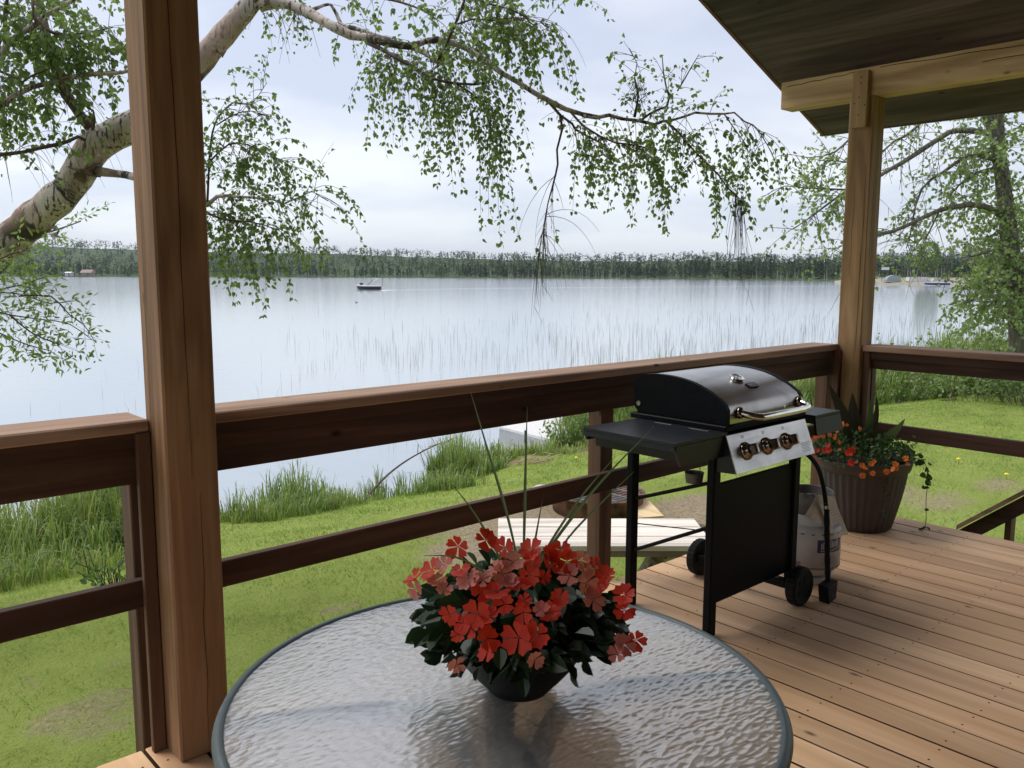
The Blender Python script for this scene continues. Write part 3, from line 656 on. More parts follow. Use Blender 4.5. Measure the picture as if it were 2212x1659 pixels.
def crackline(mb, face, fixed, u, z0, z1, mi, wdt=0.0022, amp=0.002, seed=0):
    """thin split in the grain, as a shallow dark strip proud of a vertical face; face 'x' or 'y'"""
    rr = random.Random(seed); n = 26; pts = []
    for i in range(n+1):
        z = z0+(z1-z0)*i/n; du = amp*math.sin(i*0.55+seed)+rr.uniform(-.0012, .0012)+0.004*math.sin(i*0.13+seed)
        pts.append((u+du, z, wdt*(0.35+0.65*math.sin(math.pi*min(1, max(0, i/n))))))
    for i in range(n):
        (a, za, wa), (b, zb, wb) = pts[i], pts[i+1]
        q = [(a-wa/2, za), (a+wa/2, za), (b+wb/2, zb), (b-wb/2, zb)]
        if face == 'x': vs = [(fixed, p, z) for p, z in q]; f = (0, 3, 2, 1)
        else: vs = [(p, fixed, z) for p, z in q]; f = (0, 1, 2, 3)
        mb.add(vs, [f], mi)
def post(name, x0, x1, y0, y1, z0, z1, lab, cracks, grp):
    mb = MB(); mb.box((x0, y0, z0), (x1, y1, z1), bev=0.006)
    for i, (fc, u, a, b, wd) in enumerate(cracks): crackline(mb, fc, (x0 if fc == 'x' else y0)-0.0012, u, a, b, 1, wd, seed=i*3+1)
    for k in range(7 if 'thick' in lab else 5):             # nail and knot marks
        pass
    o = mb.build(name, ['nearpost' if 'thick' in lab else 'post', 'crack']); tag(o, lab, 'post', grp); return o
post('porch_post', 0.895, 1.053, 2.525, 2.683, 0.0, 4.42, 'thick nearest porch post rising out of the top of the picture', [('y', 0.965, 0.9, 2.9, 0.0022), ('y', 0.990, 0.05, 0.85, 0.002), ('x', 2.63, 0.95, 1.9, 0.002)], None)
post('porch_post', 5.25, 5.405, 2.505, 2.663, 0.0, 2.613, 'corner porch post beside the planter holding up the roof beam', [('x', 2.535, 0.9, 2.2, 0.0028), ('y', 5.30, 1.1, 2.3, 0.0026), ('x', 2.60, 1.5, 2.1, 0.002)], None)
mb = MB(); mb.box((5.252, -1.2, 2.613), (5.40, 3.145, 2.80), bev=0.004)
for (y0_, y1_, z0_, z1_) in ((3.1, 2.62, 2.752, 2.768), (2.48, 1.0, 2.772, 2.74), (1.9, 0.6, 2.70, 2.72)):
    n = 22
    for i in range(n):
        ya, yb = y0_+(y1_-y0_)*i/n, y0_+(y1_-y0_)*(i+1)/n; za, zb = z0_+(z1_-z0_)*i/n+.003*math.sin(i), z0_+(z1_-z0_)*(i+1)/n+.003*math.sin(i+1)
        mb.add([(5.2508, ya, za-.002), (5.2508, yb, zb-.002), (5.2508, yb, zb+.002), (5.2508, ya, za+.002)], [(3, 2, 1, 0)], 1)
tag(mb.build('roof_beam', ['beam', 'crack']), 'heavy pale timber beam carrying the porch roof over the corner post', 'beam')
cl = thing('beam_cleat', (5.235, 2.585, 2.42), 'short board nailed over the joint of corner post and beam', 'board')
MB().box((5.212, 2.532, 2.425), (5.249, 2.632, 2.762), bev=0.003).build('board', 'post', cl)
for (yy, zz) in ((2.575, 2.722), (2.577, 2.690), (2.585, 2.605), (2.612, 2.57), (2.545, 2.555), (2.583, 2.50)):
    mb = MB(); mb.lathe([(0.0042, 0), (0.0042, 0.0015), (0, 0.0015)], (5.212, yy, zz), 8, rot=Matrix.Rotation(R(-90), 3, 'Y')); mb.build('nail', 'crack', cl)

def rail_lake(x0, x1, lab, posts, xb=None):
    xb = xb or x1
    t = thing('deck_railing', ((x0+x1)/2, 2.7, 0), lab, 'railing', 'railings round the deck')
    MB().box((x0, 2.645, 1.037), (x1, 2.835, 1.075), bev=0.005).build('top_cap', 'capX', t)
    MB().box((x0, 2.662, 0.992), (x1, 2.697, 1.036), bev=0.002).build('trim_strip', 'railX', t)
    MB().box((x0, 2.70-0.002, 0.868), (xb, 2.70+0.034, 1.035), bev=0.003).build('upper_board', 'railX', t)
    MB().box((x0, 2.665, 0.478), (xb, 2.70, 0.568), bev=0.003).build('mid_rail', 'railX', t)
    for px in posts: MB().box((px, 2.735, -0.26), (px+0.09, 2.823, 1.035), bev=0.004).build('rail_post', 'railZ', t)
    return t
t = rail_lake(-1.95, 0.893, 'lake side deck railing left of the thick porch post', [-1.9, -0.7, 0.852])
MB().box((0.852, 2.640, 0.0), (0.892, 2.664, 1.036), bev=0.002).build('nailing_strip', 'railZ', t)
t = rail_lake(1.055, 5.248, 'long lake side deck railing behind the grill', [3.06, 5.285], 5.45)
MB().box((5.208, 2.622, 0.0), (5.248, 2.66, 1.036), bev=0.002).build('nailing_strip', 'railZ', t)
t = thing('deck_railing', (5.42, 1.8, 0), 'right side deck railing running back from the corner post', 'railing', 'railings round the deck')
MB().box((5.265, 1.0, 1.037), (5.45, 2.503, 1.075), bev=0.005).build('top_cap', 'capY', t)
MB().box((5.305, 1.0, 0.985), (5.325, 2.503, 1.036), bev=0.002).build('trim_strip', 'railY', t)
MB().box((5.327, 1.0, 0.925), (5.363, 2.503, 1.035), bev=0.003).build('upper_board', 'railY', t)
MB().box((5.345, 1.0, 0.487), (5.38, 2.45, 0.577), bev=0.003).build('mid_rail', 'railY', t)
MB().box((5.285, 2.462, 0.0), (5.325, 2.503, 1.036), bev=0.002).build('nailing_strip', 'railZ', t)
for py in (2.495, 1.0): MB().box((5.412, py, -0.26), (5.47, py+0.088, 1.035), bev=0.004).build('rail_post', 'railZ', t)
t = thing('stair_handrail', (6.0, 1.6, -0.5), 'sloping timber handrail of the steps beside the deck', 'handrail')
MB().prism([(5.98, 2.10, -0.19), (5.98, 0.5, 1.14), (5.98, 0.5, 1.02), (5.98, 2.10, -0.31)], (0.04, 0, 0)).build('rail_board', 'railY', t)
MB().prism([(5.955, 2.11, -0.155), (5.955, 0.5, 1.18), (5.955, 0.5, 1.145), (5.955, 2.11, -0.19)], (0.09, 0, 0)).build('top_cap', 'capY', t)
for py in (1.80, 0.55): MB().box((6.022, py, -0.9), (6.11, py+0.038, 0.0 if py > 1 else 1.0), bev=0.003).build('rail_post', 'railZ', t)

# roof: gable, ridge runs towards the lake over the thick post
RX, EX, RY = 0.975, 5.90, 3.17; SL = 0.405
def rz(x): return 2.785-SL*(abs(x-RX)-(5.25-RX))
roof = thing('porch_roof', (RX, 0, 4.5), 'gabled porch roof with dark underside above the right corner', 'roof')
for s_, nm in ((1, 'r'), (-1, 'l')):
    xe = RX+s_*((EX if s_ > 0 else RX+3.1)-RX); th_ = 0.018; ez = rz(xe)
    MB().prism([(RX, -5, rz(RX)), (xe, -5, ez), (xe, -5, ez+th_), (RX, -5, rz(RX)+th_)], (0, 5+RY, 0)).build('soffit', 'soffit', roof)
    MB().prism([(RX, -5, rz(RX)+0.16), (xe+s_*0.06, -5, ez+0.13), (xe+s_*0.06, -5, ez+0.16), (RX, -5, rz(RX)+0.19)], (0, 5+RY+0.03, 0)).build('roofing', 'darkmetal', roof)
    MB().prism([(RX, RY-0.001, rz(RX)-0.005), (xe, RY-0.001, ez-0.005), (xe, RY-0.001, ez+0.125), (RX, RY-0.001, rz(RX)+0.155)], (0, 0.022, 0)).build('rake_board', 'fascia', roof)
    MB().box((xe, -5, ez-0.005), (xe+s_*0.03, RY+0.036, ez+0.126)).build('eave_fascia', 'darkmetal', roof)
tag(MB().box((0.90, -1.2, 4.42), (1.05, 3.14, 4.50)).build('ridge_beam', 'beam'), 'ridge beam of the porch roof on top of the nearest post', 'beam')
cab = thing('cabin', (RX, -3, 0), 'wooden cabin wall behind the deck', 'cabin')
MB().box((-1.9, -4.9, -0.8), (5.2, -0.62, 2.72)).build('wall', 'log', cab)  # unseen wall, set close and dark to cut light from behind
MB().prism([(-1.9, -0.72, 2.725), (5.2, -0.72, 2.725), (RX, -0.72, 4.4), (-1.9, -0.72, 3.2)], (0, 0.1, 0)).build('gable', 'log', cab)
MB().box((1.2, -0.618, 0.0), (2.1, -0.58, 2.05)).build('door', 'railZ', cab)
wf = MB().box((-1.5, -0.618, 0.9), (-0.4, -0.57, 2.0)).build('window', 'white', cab)
MB().box((-1.42, -0.569, 0.98), (-0.48, -0.565, 1.92)).build('pane', 'glasspane', wf)

# ---------------------------------------------------------------- grill
grill = thing('gas_grill', (3.2, 2.2, 0), 'black gas grill with stainless lid and three knobs on a wheeled cart', 'grill')
YF, YB = 1.985, 2.43
for (a, b) in (((2.895, 1.965, 0.0), (2.945, 2.003, 0.80)), ((3.54, 1.965, 0.10), (3.59, 2.003, 0.80)), ((2.915, 2.41, 0.0), (2.962, 2.448, 0.80)), ((3.54, 2.41, 0.10), (3.59, 2.448, 0.80))):
    MB().box(a, b, bev=0.005).build('leg', 'black', grill)
MB().box((2.947, 1.978, 0.135), (3.538, 1.995, 0.655), bev=0.003).build('front_panel', 'black', grill)
for a, b in ((( 2.935, 2.42, 0.505), (2.925, 1.99, 0.665)), ((2.935, 2.42, 0.262), (2.925, 2.0, 0.470))):
    MB().tube([a, b], 0.0085, 8).build('side_rod', 'black', grill)
MB().tube([(2.935, 2.42, 0.392), (3.2, 2.2, 0.35), (3.56, 2.0, 0.26)], 0.0026, 6).build('brace_wire', 'black', grill)
MB().box((3.45, 1.94, 0.085), (3.49, 2.44, 0.125), bev=0.003).build('axle_bar', 'black', grill)
for cy in (1.905, 2.455):
    rx_ = Matrix.Rotation(R(90), 3, 'X'); c = (3.515, cy, 0.092)
    w_ = MB().lathe([(0.055, -0.022), (0.082, -0.026), (0.092, -0.018), (0.092, 0.018), (0.082, 0.026), (0.055, 0.022)], c, 48, rot=rx_, mod=lambda k, j: 1.0 if j not in (2, 3) or k % 2 else 0.965).build('wheel', 'tyre', grill)
    MB().lathe([(0, -0.018), (0.056, -0.018), (0.056, 0.018), (0, 0.018)], c, 24, rot=rx_).build('hub', 'plastic', w_)
    mbs = MB()
    for k in range(5):
        an = k*2*math.pi/5; mbs.obox(Vector(c)+Vector((0.034*math.cos(an), -0.021, 0.034*math.sin(an))), (0.034, 0.008, 0.012), Matrix.Rotation(-an, 3, 'Y'))
    mbs.build('spokes', 'tyre', w_)
# firebox
MB().prism([(2.955, 1.965, 0.905), (2.955, 2.425, 0.905), (2.955, 2.38, 0.745), (2.955, 2.02, 0.745)], (0.605, 0, 0)).build('firebox', 'black', grill)
MB().box((2.935, 1.945, 0.878), (3.575, 2.45, 0.902), bev=0.003).build('firebox_rim', 'black', grill)
# lid: side profile (y, z)
prof = [(1.958, 0.905), (1.958, 0.965), (1.972, 0.988), (2.005, 1.010), (2.06, 1.038), (2.12, 1.060), (2.18, 1.073), (2.25, 1.081), (2.32, 1.082), (2.38, 1.077), (2.42, 1.069)]
back = [(2.436, 1.058), (2.445, 1.04), (2.445, 0.93), (2.43, 0.915), (2.425, 0.905)]
X0, X1 = 2.955, 3.562
mb = MB(); n = len(prof); vs = []
sm_prof = [tuple(q) for q in catmull([(a, b, 0) for a, b in prof[1:]], 0.02)]; sm_prof = [(prof[0][0], prof[0][1])]+[(q[0], q[1]) for q in sm_prof]
for y_, z_ in sm_prof: vs += [(X0+0.022, y_, z_), (X1-0.022, y_, z_)]
mb.add(vs, [(2*i, 2*i+1, 2*i+3, 2*i+2) for i in range(len(sm_prof)-1)]); lid = mb.build('lid', 'lid', grill, True)
for xa, xb in ((X0, X0+0.0225), (X1-0.0225, X1)):
    ctr = (2.2, 0.97); pp = [(ctr[0]+(y_-ctr[0])*1.012, ctr[1]+(z_-ctr[1])*1.03) for y_, z_ in sm_prof]+back
    MB().prism([(xa, y_, z_) for y_, z_ in pp], (xb-xa, 0, 0)).build('lid_end_plate', 'black', lid)
MB().prism([(X0+0.022, y_, z_) for y_, z_ in [(2.42, 1.069)]+back+[(2.40, 0.905), (2.40, 1.05)]], (X1-X0-0.044, 0, 0)).build('lid_back', 'black', lid)
mb = MB(); mb.lathe([(0.011, 0), (0.011, 0.004), (0, 0.005)], (X0, 2.418, 0.945), 20, rot=Matrix.Rotation(R(-90), 3, 'Y')); mb.build('hinge_bolt', 'badgetxt', lid)
# thermometer and badge lie on the lid slope
pt = Vector((3.262, 2.112, 1.058)); ydir = Vector((0, 0.92, 0.36)).normalized(); zd = Vector((1, 0, 0)).cross(ydir); rt_ = Matrix((Vector((1, 0, 0)), ydir, zd)).transposed()
th_ = MB().lathe([(0.031, -0.006), (0.034, 0.006), (0.032, 0.011), (0.028, 0.011), (0.027, 0.008), (0, 0.008)], pt, 32, rot=rt_).build('thermometer', 'chrome', lid, False)
MB().obox(pt+zd*0.0095, (0.03, 0.003, 0.001), rt_ @ rotz(R(35))).build('needle', 'ink', th_)
for k in range(9):
    an = R(-30+k*30); 
    if k in (0, 4, 8): MB().obox(pt+zd*0.0092+rt_ @ Vector((0.021*math.cos(an), 0.021*math.sin(an), 0)), (0.006, 0.003, 0.001), rt_ @ rotz(an)).build('dial_mark', 'ink', th_)
pb = Vector((3.283, 2.048, 1.036))
bd = MB().obox(pb, (0.066, 0.034, 0.006), rt_, bev=0.001).build('badge', 'plastic', lid)
mbf = MB()
for a, b, c_, d_ in ((0, 0.0155, 0.062, 0.002), (0, -0.0155, 0.062, 0.002), (0.031, 0, 0.002, 0.033), (-0.031, 0, 0.002, 0.033)): mbf.obox(pb+rt_ @ Vector((a, b, 0.0035)), (c_, d_, 0.001), rt_)
mbf.build('badge_border', 'badgetxt', bd)
text_mesh('badge_lettering', 'GRILL', 0.022, 'badgetxt', bd, pb+zd*0.0036, (1, 0, 0), ydir)
# handle
hy = 1.958
hp = catmull([(3.045, hy, 0.948), (3.05, hy-0.03, 0.944), (3.075, hy-0.066, 0.936), (3.12, hy-0.078, 0.932), (3.25, hy-0.080, 0.932), (3.38, hy-0.080, 0.932), (3.46, hy-0.078, 0.932), (3.50, hy-0.062, 0.936), (3.517, hy-0.03, 0.944), (3.52, hy, 0.948)], 0.012)
MB().tube(hp, 0.0150, 16).build('handle', 'chrome', lid, True)
for hx in (3.045, 3.52): MB().lathe([(0.026, 0), (0.024, 0.012), (0.016, 0.020), (0, 0.020)], (hx, hy-0.001, 0.948), 20, rot=Matrix.Rotation(R(90), 3, 'X')).build('handle_mount', 'knob', lid, True)
# control panel
pa, pc = (1.925, 0.872), (1.868, 0.722)
cp = MB().prism([(2.905, 1.98, 0.872), (2.905, pa[0]+.002, pa[1]), (2.905, pc[0]+.002, pc[1]), (2.905, 1.98, 0.715)], (0.62, 0, 0)).build('control_box', 'shelf', grill)
yd = Vector((0, pa[0]-pc[0], pa[1]-pc[1])).normalized(); zn = Vector((1, 0, 0)).cross(yd); rp_ = Matrix((Vector((1, 0, 0)), yd, zn)).transposed()
pcn = Vector((3.215, (pa[0]+pc[0])/2-0.001, (pa[1]+pc[1])/2))
pan = MB().obox(pcn, (0.622, 0.160, 0.004), rp_, bev=0.001).build('control_panel', 'steel', grill)
for i, u in enumerate((-0.205, -0.048, 0.108)):
    kc = pcn+rp_ @ Vector((u, 0.002, 0.002))
    kb = MB().lathe([(0.038, 0), (0.038, 0.006), (0.034, 0.012), (0.027, 0.018), (0.026, 0.026), (0.024, 0.028), (0, 0.028)], kc, 32, rot=rp_).build('knob', 'knob', pan, True)
    kg = MB(); kg.obox(kc+zn*0.042, (0.026, 0.046, 0.036), rp_, bev=0.007); kg.build('knob_grip', 'knob', kb, False)
    MB().obox(kc+zn*0.0605+yd*0.012, (0.003, 0.016, 0.001), rp_).build('knob_pointer', 'white', kb)
    for dx_, sz in ((-0.004, 0.007), (0.007, 0.005)): 
        m2 = MB()
        for q in range(3): m2.obox(kc+rp_ @ Vector((dx_, 0.060-(q-1)*0.0045*1.0, 0.0008)), (sz, 0.0022, 0.0008), rp_)
        m2.build('printed_mark', 'ink', pan)
m2 = MB()
for q in range(7):
    x_ = 0
    while x_ < 0.066:
        l_ = random.uniform(0.006, 0.014); m2.obox(pcn+rp_ @ Vector((0.218+x_+l_/2, -0.022-q*0.0065, 0.0024)), (min(l_, 0.07-x_), 0.0019, 0.0006), rp_); x_ += l_+0.003
m2.build('printed_notice', 'ink', pan)
# side shelves
def shelf_(x0, x1, y0, y1, lab):
    sh = MB(); sh.prism([(x0, y0, 0.882), (x1, y0, 0.882), (x1, y1, 0.882), (x0, y1, 0.882)], (0, 0, -0.012))
    sh.box((x0, y0, 0.848), (x0+0.012, y1, 0.869)) if x0 < 3 else sh.box((x1-0.012, y0+.013, 0.80), (x1, y1, 0.869))
    if x0 < 3: sh.prism([(x0, y0, 0.868), (x1, y0, 0.868), (x1, y0, 0.785), (x0+0.045, y0, 0.785)], (0, 0.012, 0)); sh.prism([(x0+0.055, y0+.013, 0.80), (x0+0.05, y0+.013, 0.847), (x0+0.05, y1-0.02, 0.847), (x0+0.055, y1-0.02, 0.80)], (0.008, 0, 0))
    else: sh.prism([(x0, y0, 0.868), (x1, y0, 0.868), (x1+0.018, y0-0.012, 0.79), (x0, y0-0.012, 0.79)], (0, 0.012, 0))
    sh.box((x0+.01, y1-0.012, 0.83), (x1, y1, 0.868)); return sh.build('side_shelf', 'shelf', grill)
s1 = shelf_(2.575, 2.925, 1.93, 2.40, '')
for xx, y0_, y1_ in ((2.90, 2.28, 2.19), (2.895, 2.10, 2.0)): MB().box((xx-0.004, y1_, 0.8815), (xx, y0_, 0.8835)).build('slot', 'steel', s1)
shelf_(3.59, 3.82, 1.905, 2.40, '')
MB().box((2.965, 1.99, 0.76), (3.54, 2.0, 0.878)).build('front_rail', 'black', grill)
# drip can hung under the firebox
can = thing('drip_can', (3.03, 2.16, 0.655), 'small grey grease can hanging under the grill', 'can')
cc = Vector((3.03, 2.16, 0.615)); MB().lathe([(0, 0.002), (0.034, 0.002), (0.036, 0), (0.041, 0.042), (0.0435, 0.044), (0.0415, 0.046), (0.034, 0.006), (0, 0.006)], cc, 28).build('can', 'galv', can)
MB().tube([cc+Vector((-0.042, 0, 0.042)), cc+Vector((-0.040, 0, 0.08)), cc+Vector((-0.03, 0, 0.10))], 0.0018, 6).build('hanger_wire', 'darkmetal', can)
MB().tube([cc+Vector((0.042, 0, 0.042)), cc+Vector((0.040, 0, 0.08)), cc+Vector((0.03, 0, 0.10))], 0.0018, 6).build('hanger_wire', 'darkmetal', can)
# gas hose and the stand rod
MB().tube(catmull([(3.50, 1.95, 0.74), (3.56, 1.915, 0.70), (3.625, 1.90, 0.634), (3.685, 1.90, 0.537), (3.712, 1.90, 0.465), (3.718, 1.90, 0.44)], 0.02), 0.011, 10).build('gas_hose', 'plastic', grill, True)
rod = [(3.700-0.010*math.sin(k/12*1.5), 1.885-0.030*k/12, 0.425-0.355*k/12) for k in range(13)]
MB().tube(rod, [0.0125]+[0.0125+0.002*(k % 2) for k in range(12)], 10).build('corrugated_sleeve', 'plastic', grill)
MB().prism([(3.615, 1.815, 0.085), (3.735, 1.83, 0.085), (3.728, 1.83, 0.0), (3.632, 1.815, 0.0)], (0, 0.05, 0)).build('foot_block', 'plastic', grill)
MB().tube([Vector((3.712, 1.895, 0.432))+Vector((0.018*math.sin(a_), 0, 0.024*math.cos(a_))) for a_ in [k*math.pi/8 for k in range(17)]], 0.0022, 6).build('wire_loop', 'darkmetal', grill)
# paper tags
def tagp(pts, lab, y, dy):
    mb = MB(); mb.prism([(Y_(a, b, y)) for a, b in pts], (0.0, dy, 0.0)); return mb
def Y_(a, b, y): r = ray(a, b); return CAM+r*(y/r.y)
def GX(cx, cy): return ((2200+cx/1.3823)*.5486, (1350+cy/1.3823)*.5486)
tg = tagp([GX(*q) for q in ((1395, 822), (1502, 838), (1520, 900), (1577, 1040), (1490, 1062), (1462, 985))], '', 1.925, 0.0016)
o = tag(tg.build('paper_tag', 'paper'), 'long crumpled paper tag hanging in front of the gas tank', 'tag')
tg = tagp([GX(*q) for q in ((1450, 850), (1400, 838), (1338, 945), (1420, 985), (1450, 960))], '', 1.94, 0.0016)
tag(tg.build('paper_tag', 'paper'), 'shorter paper tag tilted to the left on the gas hose', 'tag')
mt = MB()
for q in range(9):
    a = Vector(Y_(*GX(1478+q*6.5, 905+q*15), 1.9238)); b = Vector(Y_(*GX(1512+q*6.5, 902+q*15), 1.9238)); mt.obox((a+b)/2, ((b-a).length, 0.0005, 0.0022))
o_ = mt.build('printed_lines', 'dockside', o)
# propane tank
TC = Vector((3.89, 2.07, 0.0)); tank = thing('propane_tank', TC, 'white propane tank in a printed sleeve behind the grill', 'gas tank')
MB().lathe([(0.10, 0.0), (0.115, 0.0), (0.115, 0.03), (0.10, 0.03)], TC, 36).build('foot_ring', 'tank', tank)
body = MB().lathe([(0, 0.025), (0.07, 0.028), (0.115, 0.045), (0.142, 0.075), (0.152, 0.11), (0.152, 0.27), (0.145, 0.305), (0.12, 0.338), (0.08, 0.36), (0.03, 0.37), (0, 0.372)], TC, 56).build('cylinder', 'tank', tank, True)
MB().lathe([(0.1535, 0.085), (0.1542, 0.27), (0.1475, 0.305), (0.1465, 0.303)], TC, 64, mod=lambda k, j: 1+0.002*math.sin(k*2.3+j)).build('printed_sleeve', 'sleeve', tank, True)
def band(z0, z1, a0, a1, m_, nm, r=0.1552, parts=None):
    mb = MB(); n = 20; vs = []
    for k in range(n+1):
        an = a0+(a1-a0)*k/n; vs += [TC+Vector((r*math.cos(an), r*math.sin(an), z0)), TC+Vector((r*math.cos(an), r*math.sin(an), z1))]
    mb.add(vs, [(2*k, 2*k+2, 2*k+3, 2*k+1) for k in range(n)]); return mb
facing = math.atan2(-2.07, -3.89)
band(0.262, 0.268, 0, 2*math.pi, '', '').build('purple_stripe', 'purple', tank)
band(0.062+.03, 0.066+.03, 0, 2*math.pi, '', '').build('purple_stripe', 'purple', tank)
lg = MB(); a0 = facing+0.28; lg0 = band(0.175, 0.240, a0, a0+0.95, '', ''); lg0.build('logo_patch', 'purple', tank)
mbt = MB()
hs = [0.03, 0.036, 0.030, 0.022, 0.030, 0.040, 0.034, 0.030, 0.026, 0.038, 0.030]
for k, hh in enumerate(hs):
    an = a0+0.12+k*0.062; b_ = band(0.192+0.0012*k, 0.192+0.0012*k+hh, an, an+0.03, '', '', 0.1562); mbt.add(b_.v, b_.f)
for k in range(18):
    an = a0+0.1+k*0.042; zz = 0.182+0.00022*(k-4)**2*0.4; b_ = band(zz, zz+0.003, an, an+0.043, '', '', 0.1562); mbt.add(b_.v, b_.f)
mbt.build('logo_lettering', 'white', tank)
mbt = MB()
for r_ in range(5):
    an = a0+0.15
    while an < a0+0.85: l_ = random.uniform(0.03, 0.09); b_ = band(0.115+r_*0.009, 0.118+r_*0.009, an, an+l_, '', '', 0.1558); mbt.add(b_.v, b_.f); an += l_+0.03
mbt.build('printed_lines', 'dockside', tank)
mbt = MB()
for r_ in range(3): b_ = band(0.100+r_*0.009, 0.104+r_*0.009, facing-0.75, facing-0.2, '', '', 0.1556); mbt.add(b_.v, b_.f)
mbt.build('printed_bars', 'purple', tank)
MB().lathe([(0.105, 0.335), (0.108, 0.45), (0.103, 0.455), (0.100, 0.45), (0.098, 0.335)], TC, 36).build('collar', 'galv', tank, True)
MB().tube([TC+UP*0.36, TC+UP*0.43], 0.02, 10).build('valve', 'chrome', tank)

# ---------------------------------------------------------------- table
TCX, TCY = 1.029, 1.161; tab = thing('patio_table', (TCX, TCY, 0), 'round patio table with pebbled glass top and dark green metal frame', 'table')
MB().lathe([(0, 0.714), (0.517, 0.714), (0.519, 0.7165), (0.517, 0.719), (0, 0.719)], (TCX, TCY, 0), 96).build('glass_top', 'glass', tab)
ringp = [(TCX+0.5235*math.cos(k*math.pi/60), TCY+0.5235*math.sin(k*math.pi/60), 0.7125) for k in range(121)]
mb = MB(); prof_ = [(0.514, 0.7205), (0.521, 0.7235), (0.529, 0.7205), (0.534, 0.711), (0.531, 0.699), (0.521, 0.694), (0.512, 0.698), (0.512, 0.712)]
n_ = 120; vs = [(TCX+r_*math.cos(k*2*math.pi/n_), TCY+r_*math.sin(k*2*math.pi/n_), z_) for r_, z_ in prof_ for k in range(n_)]
mb.add(vs, [(j*n_+k, j*n_+(k+1) % n_, ((j+1) % 8)*n_+(k+1) % n_, ((j+1) % 8)*n_+k) for j in range(8) for k in range(n_)]); mb.build('rim', 'trim', tab, True)
for an in (R(149), R(-31), R(59), R(-121)):
    u = Vector((math.cos(an), math.sin(an), 0)); c = Vector((TCX, TCY, 0))
    pts = catmull([c+u*0.515+UP*0.690, c+u*0.36+UP*0.694, c+u*0.21+UP*0.692, c+u*0.11+UP*0.655, c+u*0.065+UP*0.54, c+u*0.06+UP*0.36, c+u*0.09+UP*0.22, c+u*0.20+UP*0.10, c+u*0.34+UP*0.02], 0.025)
    MB().tube(pts, 0.023, 12).build('leg', 'legpaint', tab, True)
    MB().lathe([(0.022, 0), (0.022, 0.03), (0, 0.03)], c+u*0.345, 12).build('foot', 'plastic', tab)
MB().lathe([(0.085, 0.42), (0.095, 0.43), (0.085, 0.44), (0.075, 0.43), (0.085, 0.42)], (TCX, TCY, 0), 32).build('centre_ring', 'trim', tab)
MB().lathe([(0.022, 0.30), (0.022, 0.69), (0.03, 0.695), (0.03, 0.705), (0, 0.705)], (TCX, TCY, 0), 20).build('umbrella_sleeve', 'trim', tab)
# ---------------------------------------------------------------- grass
def frustum_px(x, y, z):
    dx_, dy_, dz_ = x-CAM.x, y-CAM.y, z-CAM.z
    w_ = dx_*CF.x+dy_*CF.y+dz_*CF.z
    u = 1106+FPX*(dx_*CR.x+dy_*CR.y+dz_*CR.z)/w_; v = 829.5-FPX*(dx_*CU.x+dy_*CU.y+dz_*CU.z)/w_
    return u, v, w_
def blades(name, X, Y, Z0, H, W, lean, mat, seg=2, parent=None):
    n = len(X); a = rng.random(n)*6.283; b = rng.random(n)*6.283
    dx_, dy_ = np.cos(a)*W/2, np.sin(a)*W/2; lx, ly = np.cos(b)*lean*H, np.sin(b)*lean*H
    base = np.stack([X, Y, Z0], 1); off = np.stack([dx_, dy_, 0*dx_], 1)
    if seg == 1:
        tip = base+np.stack([lx, ly, H], 1); V = np.stack([base-off, base+off, tip], 1).reshape(-1, 3); F_ = np.arange(3*n).reshape(-1, 3)
        return tri_obj(name, V, F_, mat, parent)
    mid = base+np.stack([lx*0.3, ly*0.3, H*0.58], 1); tip = base+np.stack([lx, ly, H*(1-0.25*np.abs(lean))], 1)
    V = np.stack([base-off, base+off, mid+off*0.75, mid-off*0.75, tip], 1).reshape(-1, 3)
    k = np.arange(n)[:, None]*5
    F_ = np.concatenate([k+np.array([[0, 1, 2]]), k+np.array([[0, 2, 3]]), k+np.array([[3, 2, 4]])])
    return tri_obj(name, V, F_, mat, parent)
# mown lawn: denser near the deck
N = 420000
X = rng.uniform(0, 26, N); Y = rng.uniform(-1.5, 12, N)
keep = ((Y > 2.75) | (X > 5.5)) & (Y < shore(X)-0.5)
X, Y = X[keep], Y[keep]; Zg = gz(X, Y); u, v, w_ = frustum_px(X, Y, Zg)
keep = (w_ > 1) & (u > -60) & (u < 2290) & (v < 1800) & (rng.random(len(X)) < np.clip(7.0/w_, 0.25, 1)) & (rng.random(len(X)) > bare(X, Y)*1.15)
X, Y, Zg, w_ = X[keep], Y[keep], Zg[keep], w_[keep]
clump = 0.6+0.5*np.sin(X*3.1+1.3*np.sin(Y*2.3))*np.sin(Y*3.7+X)+0.3*rng.random(len(X))
H = (0.022+0.030*rng.random(len(X)))*np.clip(clump, 0.5, 1.4); H = np.where(rng.random(len(X)) < 0.05, H*2.1, H)
o = blades('lawn_grass', X, Y, Zg-0.004, H, np.clip(0.0035*w_/4, 0.005, 0.02), 0.9, 'grass', 1)
tag(o, 'short mown lawn grass around the deck', 'grass', kind='stuff')
